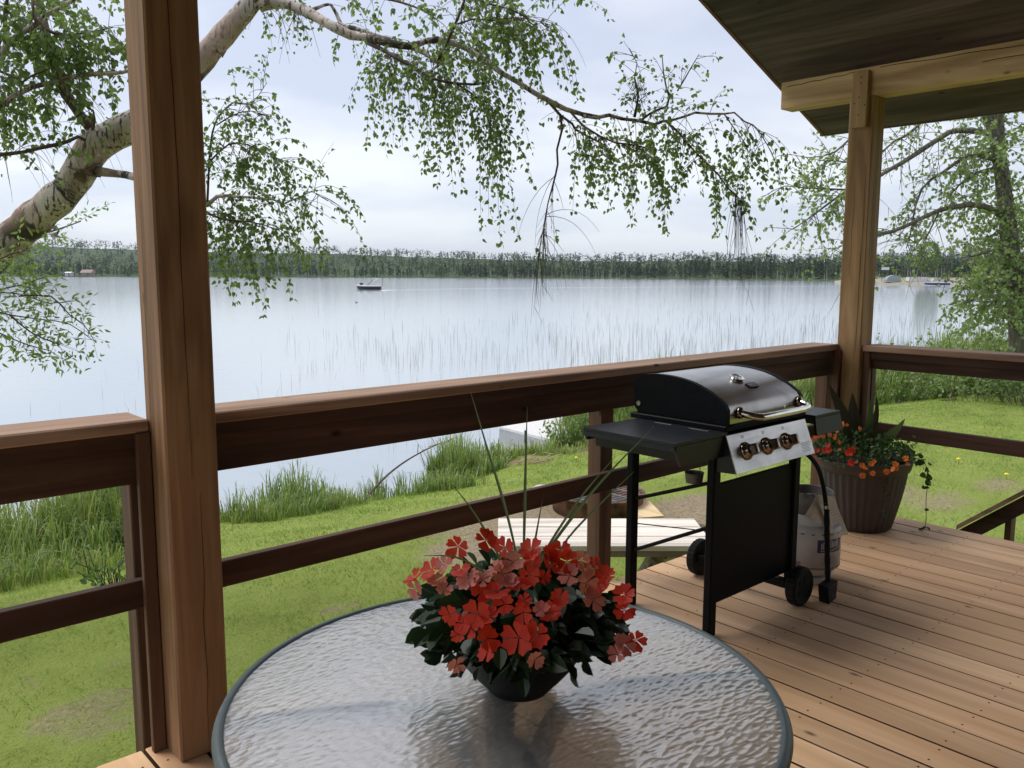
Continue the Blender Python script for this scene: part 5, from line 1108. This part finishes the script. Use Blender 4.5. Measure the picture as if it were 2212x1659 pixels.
MT.build('twigs', 'bark', rt); ML.build('crown', 'mapleleaf', rt)

# pale willow on the left
wb = D(-260, 900, 5.0); wl = thing('willow_bush', (wb.x, wb.y, gzf(wb.x, wb.y)), 'pale green willow branches reaching in from the left edge', 'bush')
MT, ML = MB(), MB()
stm, sr = wpts([(-260, 1350, 5.0, 10), (-250, 1050, 5.0, 9), (-200, 850, 5.0, 8), (-120, 720, 4.9, 6), (-40, 655, 4.8, 4)], idp); mb = MB(); mb.tube(stm, sr, 8); mb.build('trunk', 'stem', wl, True)
WP = [[(-60, 660), (0, 632), (60, 640), (105, 655), (160, 650)], [(-60, 660), (20, 680), (90, 690), (150, 700), (200, 735)], [(-60, 690), (0, 720), (60, 745), (110, 758)], [(-60, 650), (0, 625), (50, 615), (90, 600), (120, 590)], [(-100, 640), (0, 560), (40, 545), (60, 540)], [(20, 680), (70, 720), (130, 745)], [(-80, 640), (0, 590), (20, 570)], [(40, 640), (110, 640), (150, 680), (180, 700), (205, 738)]]
for pl in WP:
    P_, r_ = wpts([(a, b, 4.7+0.1*i, 1.8-0.25*i) for i, (a, b) in enumerate(pl)], idp); MT.tube(P_, r_, 5)
    sprays(MT, ML, P_, 15, 0.10, 0.26, 0.6, 0.046, 0.017, 0.95, t0=0.1, shape='long', wid=0.19, r=0.0016, seg=0.03, down=0.1)
MT.build('twigs', 'stem', wl); ML.build('crown', 'willowleaf', wl)
wb = D(-240, 1000, 6.8); wl = thing('willow_bush', (wb.x, wb.y, gzf(wb.x, wb.y)), 'pale willow sprigs showing around the thick birch trunk at the left edge', 'bush')
MT, ML = MB(), MB()
stm, sr = wpts([(-240, 1300, 6.9, 9), (-220, 1000, 6.8, 8), (-150, 700, 6.7, 6), (-60, 560, 6.6, 4), (20, 520, 6.6, 3), (110, 500, 6.6, 2), (175, 478, 6.6, 1)], idp); mb = MB(); mb.tube(stm, sr, 8); mb.build('trunk', 'stem', wl, True)
sprays(MT, ML, stm, 34, 0.15, 0.36, 0.6, 0.05, 0.02, 0.95, t0=0.62, shape='long', wid=0.2, r=0.002, seg=0.035, down=0.1)
MT.build('twigs', 'stem', wl); ML.build('crown', 'willowleaf', wl)

# bushes on the right bank
def bush(name, lab, px, py0, dd, w_, h, n, mat, ls, cat='bush'):
    p = AT(px, dd, 0); z0 = gzf(p.x, p.y); z0 = max(z0, WATER-0.1); b = thing(name, (p.x, p.y, z0), lab, cat); MT, ML = MB(), MB()
    for k in range(n):
        a = random.uniform(0, 6.28); q = math.sqrt(random.random())*w_*0.42
        s = Vector((p.x+q*math.cos(a)*0.5, p.y+q*math.sin(a)*0.5, z0)); d = Vector((math.cos(a)*q/w_*1.6, math.sin(a)*q/w_*1.6, 1)).normalized(); MT.tube([Vector((p.x, p.y, z0-0.03)), s-UP*0.02, s+UP*0.02], 0.008, 4)
        twig(MT, ML, s, d, h*random.uniform(0.6, 1.1), 0.25, ls, ls*0.8, 0.95, r=0.006, seg=0.1, sub=0.22, shape='x', wid=0.36, down=0.2)
    MT.build('stems', 'stem', b); ML.build('leaves', mat, b)
bush('lakeside_bush', 'pale flowering bush in front of the rough barked trunk', 2075, 0, 19, 2.6, 1.35, 60, 'mapleleaf', 0.085)
bush('lakeside_bush', 'pale bush at the foot of the rough barked trunk', 2165, 0, 18.3, 2.2, 1.4, 55, 'mapleleaf', 0.085)
bush('lakeside_bush', 'slim dark bush rising alone beside the corner post', 1945, 0, 20, 0.5, 1.75, 7, 'bushleaf', 0.09)
bush('lakeside_bush', 'dark green bush under the right railing at the edge of the lawn', 2120, 0, 17.2, 3.0, 0.55, 36, 'bushleaf', 0.08)
bush('lakeside_bush', 'low green bush between the corner post and the dark bush', 1985, 0, 19, 2.4, 0.6, 24, 'bushleaf', 0.08)
bush('lakeside_bush', 'dark bush cut off by the right edge of the picture', 2235, 0, 16.5, 2.2, 1.0, 50, 'bushleaf', 0.08)
bush('bank_weed', 'leafy dark green weed clump on the bank behind the grill shelf', 1245, 0, 15.2, 1.6, 0.6, 40, 'bushleaf', 0.06, 'weed')
bush('bank_weed', 'leafy weed clump by the water in the middle of the bank', 1080, 0, 14.6, 0.8, 0.4, 22, 'bushleaf', 0.05, 'weed')
bush('lawn_weed', 'dark leafy weed growing in the lawn left of the near post', 215, 0, 5.9, 0.5, 0.16, 34, 'bushleaf', 0.05, 'weed')
# ---------------------------------------------------------------- flowers
def flower(t, c, nrm, size, mat, petals=5, name='flower'):
    nrm = nrm.normalized(); a = nrm.cross(rvec()).normalized(); b = nrm.cross(a); mb = MB(); cup = random.uniform(0.05, 0.30)
    for k in range(petals):
        an = k*2*math.pi/petals+random.uniform(-.15, .15); d = a*math.cos(an)+b*math.sin(an); s = nrm.cross(d); L_ = size*random.uniform(0.88, 1.1)
        wv_ = random.uniform(0.8, 1.1); P_ = [(0.05, 0.0), (0.34, 0.24*wv_), (0.70, 0.46*wv_), (1.0, 0.31*wv_), (0.88, 0.0), (0.98, -0.33*wv_), (0.68, -0.48*wv_), (0.34, -0.24*wv_)]
        lift = random.uniform(-0.25, 0.28)
        vs = [c+d*(u*L_)+s*(v_*L_)+nrm*(L_*(cup*u*u+lift*u+0.10*abs(v_)+0.012*k*u)) for u, v_ in P_]; vs.append(c+d*(0.55*L_)+nrm*(L_*(cup*0.3)))
        mb.add(vs, [(i, (i+1) % 8, 8) for i in range(8)])
    mb.lathe([(size*0.07, 0), (size*0.05, size*0.06), (0, size*0.07)], c, 6, rot=Matrix((a, b, nrm)).transposed())
    ob = mb.build(name, mat, t, True); ob['label'] = {'red': 'coral red flower', 'pink': 'salmon pink flower', 'orange': 'small orange flower'}[mat]; return ob
PC = Vector((1.060, 1.150, 0.7205)); fp = thing('flower_pot', PC, 'black bowl of red and salmon impatiens with spiky leaves on the table', 'flower pot')
MB().lathe([(0, 0.003), (0.055, 0.003), (0.058, 0.0), (0.064, 0.008), (0.085, 0.030), (0.108, 0.058), (0.126, 0.088), (0.140, 0.114), (0.145, 0.116), (0.145, 0.123), (0.138, 0.123), (0.128, 0.10), (0, 0.10)], PC, 56).build('bowl', 'bowl', fp, True)
MB().lathe([(0.120, 0.108), (0.06, 0.116), (0, 0.118)], PC, 30).build('soil', 'soil', fp, True)
MT, ML = MB(), MB()
for k in range(950):
    a = random.uniform(0, 6.28); el = random.uniform(-0.25, 1.45); q = random.uniform(0.55, 1.0)
    d = Vector((math.cos(a)*math.cos(el), math.sin(a)*math.cos(el), math.sin(el)*0.74)); c = PC+UP*0.135+Vector((d.x*0.190*q, d.y*0.190*q, d.z*0.145*q))
    if c.z < PC.z+0.085: continue
    t_ = (Vector((d.x, d.y, 0.1))+rvec()*0.55+Vector((0, 0, -0.35))).normalized(); leaf(ML, c, t_, random.uniform(0.026, 0.050), 0.34, cup=0.18, shape='x')
    if random.random() < 0.3: MT.tube([PC+UP*0.10+Vector((d.x*.05, d.y*.05, 0)), PC+UP*0.12+(c-PC-UP*0.12)*0.55, c], [0.0028, 0.0022, 0.0014], 5, cap=False)
ML.build('foliage', 'potleaf', fp); MT.build('stems', 'potleaf2', fp)
FL = [(560,370,1,1),(760,325,1,1.25),(900,378,1,.9),(1090,400,1,1.1),(960,480,0,1),(1220,430,1,1),(1310,400,1,1),(1350,480,1,1.1),(1455,470,0,.9),(1545,490,1,.6),(370,540,1,1.1),(240,605,1,1),(250,680,0,1.1),(460,505,0,.9),(580,540,1,1.1),(400,620,0,1),(455,685,0,.9),(630,605,0,1.2),(880,575,0,1.1),(830,530,0,.8),(740,615,0,.8),(950,625,0,.8),(720,705,1,1),(840,700,1,1.1),(1010,665,1,1),(900,790,1,1.15),(700,860,1,1.25),(500,870,1,1.1),(1080,580,1,.9),(1180,595,1,.8),(1300,740,1,.85),(1370,580,0,1),(1490,640,0,1.2),(1625,585,1,1.2),(1600,660,1,1),(1540,760,0,1.2),(1220,850,1,1.1),(1170,830,0,.8),(1770,720,1,1),(1770,835,1,1),(1000,1030,1,1.3),(1140,1010,1,1.2),(770,1040,1,1.2),(775,1130,1,1),(560,1010,1,.7),(650,960,1,1.1),(1850,1050,1,1.1),(1765,1080,0,1.1),(1715,1150,0,.9),(550,1230,0,.9),(1120,1190,0,.8),(1030,850,1,.9),(790,880,1,1),(1100,470,1,.9),(1230,500,1,1),(1480,540,0,.8),(1040,760,1,.7),(600,930,1,.9)]
for cx, cy, isred, s_ in FL:
    px, py = 822.9+cx*.2976, 1069.8+cy*.2976; aa = (px-1128)/275; bb = (py-1310)/165
    dep = 1.55-0.18*math.sqrt(max(0.0, 1-aa*aa-0.55*bb*bb)); c = D(px, py, dep); n_ = (c-(PC+UP*0.10)).normalized()*0.75+(CAM-c).normalized()*0.45+UP*0.15+rvec()*0.75
    flower(fp, c, n_, 0.0192*s_*random.uniform(0.85, 1.1), 'red' if isred else 'pink')
def blade_leaf(t, pts, w0, mat, name='spike_leaf', fold=0.25):
    q = catmull(pts, 0.02); mb = MB(); n = len(q); vs = []
    for i, p in enumerate(q):
        p = Vector(p[:3]); tt = Vector(q[min(n-1, i+1)][:3])-Vector(q[max(0, i-1)][:3]); s = tt.cross(CF).normalized(); f = i/(n-1); w_ = (w0*0.62 if name == 'spike_leaf' else w0)*(0.5+0.9*f if f < 0.45 else 0.905*(1-(f-0.45)/0.55)**0.8)+0.0003
        nn_ = s.cross(tt).normalized(); vs += [p-s*w_, p+nn_*w_*fold, p+s*w_]
    mb.add(vs, [(3*i+a, 3*i+a+1, 3*i+a+4, 3*i+a+3) for i in range(n-1) for a in (0, 1)]); return mb.build(name, mat, t)
b0 = (1130, 1265, 1.50)
for pl, w_ in (([b0, (1095, 1110, 1.52), (1050, 960, 1.56), (1015, 842, 1.60)], .0042), ([b0, (1133, 1120, 1.52), (1136, 980, 1.55), (1139, 878, 1.58)], .0046), ([(1140, 1265, 1.50), (1152, 1190, 1.52), (1172, 1078, 1.56)], .0038),
               ([(1138, 1262, 1.5), (1190, 1180, 1.45), (1290, 1050, 1.42), (1412, 922, 1.40)], .0046), ([(1142, 1262, 1.49), (1178, 1190, 1.44), (1250, 1080, 1.40), (1330, 985, 1.38)], .0036), ([(1180, 1240, 1.5), (1225, 1165, 1.48), (1290, 1095, 1.47), (1370, 1018, 1.46)], .0030), ([(1218, 1190, 1.5), (1224, 1172, 1.5), (1228, 1155, 1.5)], .0018),
               ([(1105, 1262, 1.48), (1062, 1170, 1.44), (1012, 1090, 1.42), (970, 1040, 1.40)], .0034), ([(1080, 1262, 1.45), (1030, 1225, 1.38), (980, 1202, 1.34), (915, 1200, 1.32)], .0036)):
    blade_leaf(fp, [tuple(D(*p)) for p in pl], w_, 'spike')

# corner planter
QC = Vector((4.955, 2.315, 0.0)); pl_ = thing('planter', QC, 'large fluted taupe planter with orange flowers beside the corner post', 'planter')
fl = lambda k, j: 1+0.018*math.cos(k*2*math.pi/4.0) if 1 < j < 9 else 1
MB().lathe([(0, 0.002), (0.175, 0.002), (0.182, 0.01), (0.190, 0.04), (0.205, 0.10), (0.222, 0.17), (0.236, 0.24), (0.246, 0.30), (0.252, 0.345), (0.255, 0.360), (0.268, 0.364), (0.276, 0.385), (0.282, 0.418), (0.288, 0.424), (0.284, 0.430), (0.262, 0.428), (0.250, 0.38), (0, 0.38)], QC, 144, mod=fl).build('pot', 'planter', pl_, True)
MB().lathe([(0.255, 0.392), (0.1, 0.405), (0, 0.41)], QC, 30).build('soil', 'soil', pl_, True)
MT, ML, MD = MB(), MB(), MB()
for k in range(1500):
    a = random.uniform(0, 6.28); q = math.sqrt(random.random())*0.30; hgt = (0.17-0.35*q)*random.uniform(0.2, 1)+0.005*random.random(); c = QC+Vector((q*math.cos(a), q*math.sin(a)*0.95, 0.435+hgt))
    if q > 0.27: c.z -= random.uniform(0, 0.05)
    leaf(ML, c, rvec()+Vector((0, 0, 0.2)), random.uniform(0.014, 0.030), 0.36, shape='x')
ML.build('foliage', 'potleaf2', pl_)
for pts, w_, m_ in (([(4.98, 2.36, .44), (4.99, 2.38, .56), (5.0, 2.41, .70), (5.02, 2.43, .80)], .055, 'darkleaf'), ([(4.96, 2.34, .44), (4.93, 2.40, .60), (4.90, 2.47, .76), (4.88, 2.52, .86)], .050, 'darkleaf'), ([(4.99, 2.31, .44), (5.03, 2.32, .60), (5.06, 2.33, .70), (5.05, 2.34, .78)], .026, 'potleaf2'), ([(5.0, 2.3, .44), (5.08, 2.24, .52), (5.14, 2.19, .60), (5.16, 2.16, .66)], .040, 'spike'), ([(4.97, 2.3, .44), (5.02, 2.30, .55), (5.1, 2.31, .68), (5.15, 2.34, .78)], .030, 'darkleaf'), ([(4.95, 2.30, .44), (4.92, 2.26, .55), (4.95, 2.22, .60), (4.97, 2.20, .56)], .035, 'darkleaf'), ([(4.9, 2.42, .44), (4.86, 2.52, .55), (4.83, 2.58, .66), (4.83, 2.6, .78)], .012, 'darkleaf')):
    blade_leaf(pl_, pts, w_, m_, 'broad_leaf', 0.15)
g6 = lambda cx, cy: ((3140+cx/2.765)*.5486, (1550+cy/2.765)*.5486)
for cx, cy, m_, s_ in ((140,500,'orange',.016),(150,540,'orange',.015),(190,475,'orange',.015),(245,462,'red',.016),(285,465,'orange',.014),(350,445,'pink',.017),(432,408,'orange',.014),(412,460,'orange',.013),(405,488,'orange',.012),(453,530,'orange',.014),(490,322,'orange',.013),(540,340,'orange',.011),(680,378,'orange',.014),(335,565,'red',.018),(340,615,'red',.022),(290,625,'red',.02),(215,620,'red',.018),(175,665,'red',.018),(215,745,'red',.018),(560,645,'red',.026),(600,612,'red',.022),(578,750,'red',.026),(705,785,'orange',.019),(730,810,'orange',.016),(820,868,'orange',.018),(708,892,'orange',.021),(805,765,'orange',.017),(838,735,'orange',.013),(970,845,'orange',.021),(1040,825,'orange',.020),(1070,765,'orange',.020),(1075,812,'orange',.018),(1180,705,'orange',.020),(1195,770,'orange',.016),(640,745,'pink',.012),(460,610,'pink',.010),(230,470,'orange',.012),(500,345,'orange',.01)):
    px, py = g6(cx, cy); r = ray(px, py); t_ = 5.03-0.24*math.sqrt(max(0, 1-((px-1878)/118)**2))*(0.4 if cy < 560 else 1.0); c = CAM+r*t_
    flower(pl_, c, (CAM-c).normalized()+rvec()*0.6+UP*0.3, s_*0.92, m_)
MV, MW = MB(), MB()
vine = catmull([tuple(Vector((5.13, 2.12, 0.44))), (5.20, 2.05, 0.40), (5.22, 2.03, 0.30), (5.19, 2.02, 0.18), (5.16, 2.0, 0.06), (5.12, 1.99, 0.012)], 0.02); vine = [Vector(v_[:3]) for v_ in vine]
MV.tube(vine, 0.002, 5); 
for i, v_ in enumerate(vine):
    if i < 14 or i > len(vine)-4 or i % 6 == 0:
        for q in range(2 if i < 13 else 1): leaf(MW, v_+rvec()*0.02, rvec()+Vector((0, 0, -.4)), random.uniform(0.026, 0.045), 0.46, shape='x')
for q in range(10): twig(MV, MW, QC+Vector((0.17+random.uniform(-.05, .05), -0.15, 0.45)), Vector((0.7, -0.3, 0.2))+rvec()*0.4, random.uniform(0.08, 0.2), 4, 0.03, 0.02, 0.9, r=0.0015, seg=0.02, shape='x', wid=0.42)
twig(MV, MW, QC+Vector((0.14, -0.06, 0.46)), Vector((0.5, -0.1, 1)), 0.17, 0.2, 0.02, 0.03, 0.7, r=0.002, seg=0.02, jit=0.05)
for a_, z0_, n_ in ((facing+0.55, 0.30, 30), (facing+0.5, 0.2, 18)):
    for q in range(n_): p = QC+Vector((0.255*math.cos(a_+random.uniform(-.16, .16)), 0.255*math.sin(a_+random.uniform(-.16, .16)), z0_+random.uniform(-0.07, .07))); leaf(MW, p, rvec(), 0.013, 0.4, shape='x')
MV.build('trailing_vine', 'potleaf2', pl_); MW.build('vine_leaves', 'potleaf2', pl_)

# ---------------------------------------------------------------- bench, fire ring, wood
A_, B_, C_, D_ = Vector((3.634, 4.162, -0.3)), Vector((4.735, 3.185, -0.3)), Vector((5.30, 3.70, -0.3)), Vector((4.158, 4.604, -0.3))
bu = (B_-A_).normalized(); bv = Vector((-bu.y, bu.x, 0)); bl = (B_-A_).length; bw = 0.66; rb = Matrix((bu, bv, UP)).transposed()
gb = gzf(A_.x+0.5, A_.y); bench = thing('garden_bench', ((A_+B_)/2+bv*bw/2-UP*(0.3+gb+0)).to_3d()*1.0, 'pale new plank bench on crossed legs beyond the railing', 'bench')
for k in range(3): MB().obox(A_+bu*bl/2+bv*(0.11+k*0.222)-UP*0.019, (bl, 0.207, 0.038), rb, bev=0.003).build('top_plank', 'benchtop', bench)
MB().obox(A_+bu*bl*0.47+bv*0.03-UP*0.06, (bl*0.82, 0.038, 0.04), rb).build('apron', 'oldwood', bench)
hb = 0.06
for uu, s_ in ((0.30, 1), (0.30, -1), (1.12, 1), (1.12, -1)):
    top = A_+bu*uu+bv*(0.33+s_*0.24)-UP*0.06; bot = A_+bu*(uu+0.05*s_)+bv*(0.33-s_*0.30); bot.z = gzf(bot.x, bot.y)-0.02; d = top-bot; z_ = d.normalized(); x_ = bu-z_*bu.dot(z_); x_.normalize(); y_ = z_.cross(x_)
    MB().obox((top+bot)/2+bu*0.03*s_, (0.038, 0.085, d.length), Matrix((x_, y_, z_)).transposed(), bev=0.003).build('leg', 'oldwood', bench)
for (u0, z0, u1, z1) in ((0.30, -0.08, 0.02, -0.34), (1.05, -0.1, 1.38, -0.42)):
    a, b = A_+bu*u0+bv*0.08+UP*(z0+0.3)-UP*0.3, A_+bu*u1+bv*0.08+UP*(z1)+UP*0.0; a.z = -0.3+z0; b.z = -0.3+z1
    MB().tube([a, b], 0.03, 4).build('brace', 'oldwood', bench)
_ib = rb.inverted().to_4x4()
for ch in bench.children: ch.data.transform(_ib)
bench.rotation_euler = (0, 0, math.atan2(bu.y, bu.x))
FC = AT(1299, 8.17, 0); FC.z = gzf(FC.x, FC.y); FR = 0.45
fr = thing('fire_ring', FC, 'rusty steel fire ring with a wire grate behind the bench', 'fire pit')
FC0 = FC-UP*0.03; hr_ = 0.205+(-0.86-FC.z)*0
MB().lathe([(FR-0.004, 0.0), (FR, 0.0), (FR, hr_-0.02), (FR+0.018, hr_-0.012), (FR+0.018, hr_), (FR-0.004, hr_), (FR-0.008, hr_-0.01), (FR-0.008, 0.02)], FC0, 64).build('ring', 'rust', fr, True)
MB().lathe([(FR-0.01, 0.08), (0.2, 0.13), (0, 0.12)], FC0, 30).build('ash', 'ash', fr)
mb = MB()
for k in range(-6, 7):
    o_ = k*0.062; hl = math.sqrt(FR*FR-o_*o_)*0.98
    if abs(k) % 1 == 0: mb.tube([FC0+Vector((-hl, o_, hr_+0.004)), FC0+Vector((hl, o_, hr_+0.004))], 0.003, 5)
    if k % 3 == 0: mb.tube([FC0+Vector((o_, -hl, hr_+0.010)), FC0+Vector((o_, hl, hr_+0.010))], 0.003, 5)
mb.build('grate', 'grate', fr)
def pg(x, y, z): return Z(x, y, z)
gq = gzf(6.7, 4.9)+0.09
q4 = [pg(1362, 1124, gq), pg(1364, 1082, gq), pg(1395, 1078, gq), pg(1434, 1118, gq)]
tag(MB().prism(q4, (0, 0, 0.018)).build('plywood_sheet', 'ply'), 'offcut of yellow plywood lying behind the bench', 'plywood')
def log(p, d, L_, r_, lab, grp='firewood under the bench', split=True):
    t = thing('firewood_log', p, lab, 'firewood', grp); d = d.normalized(); a = d.cross(UP).normalized(); b = d.cross(a); n = 10
    pr = [p+(a*math.cos(k*2*math.pi/n)+b*math.sin(k*2*math.pi/n)*(0.9 if split else 1))*r_*random.uniform(0.85, 1.1) for k in range(n)]
    MB().prism(pr, d*L_).build('bark', 'logbark', t)
    pr2 = [p-d*0.002+(q-p)*0.86 for q in pr]; MB().prism(pr2, d*-0.004).build('cut_end', 'logcut', t)
LG = [((1430, 1196), (0.3, 1, 0.05), .36, .075, 'split log with a pale cut face leaning under the bench'), ((1452, 1200), (0.9, 0.6, 0), .34, .06, 'round log with dark bark end at the middle of the firewood'), ((1500, 1196), (1, 0.2, 0.1), .36, .07, 'round log at the right end of the firewood pile'), ((1520, 1175), (0.8, 0.6, 0.02), .34, .065, 'upper right log of the firewood pile'), ((1415, 1180), (0.8, 0.7, 0.1), .34, .06, 'upper left log of the firewood pile under the bench'), ((1478, 1176), (0.2, 1, 0), .34, .06, 'log lying behind the two short stakes'), ((1300, 1170), (0.9, 0.5, 0), .22, .035, 'small piece of kindling lying left of the railing post')]
for (px, py), d_, L_, r_, lab in LG:
    zz = -0.66 if py < 1185 and px > 1400 else -0.76; p = Z(px, py, zz); log(p, Vector(d_), L_, r_, lab)
stk = thing('wooden_stakes', Z(1470, 1195, -0.78), 'two short grey stakes standing in front of the firewood', 'stakes')
for px in (1458, 1480): p = Z(px, 1205, -0.80); MB().obox(p+UP*0.10, (0.055, 0.055, 0.25), rb).build('stake', 'oldwood', stk)
def rock(p, r_, lab, name='stone'):
    mb = MB(); n = 12; pr = [(r_*math.sin(math.pi*j/7), -r_*0.7*math.cos(math.pi*j/7)) for j in range(8)]; pr[0] = (0, pr[0][1]); pr[-1] = (0, pr[-1][1])
    mb.lathe(pr, p, n, mod=lambda k, j: 1+0.12*math.sin(k*1.7+j*1.3)); tag(mb.build(name, 'stone', None, True), lab, 'stone')
p = Z(1172, 1107, -0.93); p.z = gzf(p.x, p.y)+0.05; rock(p, 0.14, 'pale rounded stone beside the left side of the fire ring')

# dock
dk = thing('dock', Z(1200, 925, -1.6), 'white floating dock lying behind the reeds', 'dock')
c0, c1 = Z(1078, 926, -1.62), Z(1190, 955, -1.62); c3_, c2_ = Z(1215, 905, -1.62), Z(1345, 930, -1.62)
MB().prism([c0, c1, c2_, c3_], (0, 0, 0.05)).build('dock_top', 'dockwhite', dk)
MB().prism([c0+Vector((0.02, 0.02, -0.003)), c1+Vector((-.02, 0.03, -0.003)), c2_+Vector((-.05, -.02, -.003)), c3_+Vector((0, -.02, -.003))], (0, 0, -0.34)).build('dock_side', 'dockside', dk)
mid = c0.lerp(c1, 0.5); MB().tube([mid-Vector((0, 0.04, 0.9)), mid-Vector((0, 0.04, -0.10))], 0.02, 8).build('dock_post', 'darkmetal', dk)
# driftwood branch leaning out over the water
a = Z(756, 1092, -1.45); b = Z(985, 945, WATER+0.5)
pts = catmull([tuple(a+Vector((-0.05, -0.1, -0.1))), tuple(a.lerp(b, 0.3)+UP*0.10), tuple(a.lerp(b, 0.62)+UP*0.12), tuple(b)], 0.12); pts = [Vector(q[:3]) for q in pts]
dw = thing('dead_branch', a, 'bare dead branch leaning from the bank over the water', 'branch')
mb = MB(); mb.tube(pts, [0.020*(1-0.75*i/len(pts)) for i in range(len(pts))], 7)
for k in range(7): 
    q = pts[len(pts)//2+random.randrange(len(pts)//2)]; mb.tube([q, q+(rvec()*0.25+Vector((0.1, 0.2, -0.12)))], 0.006, 4)
mb.build('stem', 'stem', dw)
a = Z(290, 1170, -1.4); dw = thing('dead_branch', a, 'thin dead branch standing up from the tall grass beside the thick post', 'branch')
pts = [Vector(q[:3]) for q in catmull([tuple(Z(186, 1185, -1.45)), tuple(D(205, 1130, 10.4)), tuple(D(222, 1075, 10.6)), tuple(D(232, 1030, 10.8))], 0.12)]
MB().tube(pts, [0.02*(1-0.7*i/len(pts)) for i in range(len(pts))], 7).build('stem', 'stem', dw)
# dandelions
for i, (px, py, gh, lab) in enumerate(((1983, 966, -1.0, 'yellow dandelion in the lawn below the right railing'), (2068, 1028, -0.95, 'yellow dandelion in the middle of the right lawn'), (1480, 968, -1.15, 'yellow dandelion seen between grill can and railing'), (1245, 1006, -1.2, 'yellow dandelion by the tall grass left of the grill'), (2172, 1056, -0.9, 'yellow dandelion near the stair handrail'))):
    p = Z(px, py, gh); p.z = gzf(p.x, p.y); t = thing('dandelion', p, lab, 'dandelion', 'dandelions in the lawn')
    MB().tube([p, p+UP*0.06], 0.003, 5).build('stem', 'grass', t); MB().lathe([(0.024, 0.056), (0.028, 0.062), (0.016, 0.074), (0, 0.076)], p, 12).build('flower_head', 'yellow', t)
# ---------------------------------------------------------------- haze
hm = bpy.data.materials.new('lake_air'); hm.use_nodes = True; t = hm.node_tree; t.nodes.clear()
o_ = t.nodes.new('ShaderNodeOutputMaterial'); pv = t.nodes.new('ShaderNodeVolumePrincipled'); pv.inputs['Color'].default_value = (0.80, 0.88, 1.0, 1); pv.inputs['Density'].default_value = 0.00008; pv.inputs['Anisotropy'].default_value = 0.2
t.links.new(pv.outputs[0], o_.inputs['Volume'])
mb = MB(); mb.box((-1100, -1100, -4.0), (2700, 2700, 95)); hz_ = mb.build('haze', 'white'); hz_.data.materials.clear(); hz_.data.materials.append(hm)
tag(hz_, 'thin pale air over the lake and far shore', None, kind='stuff')
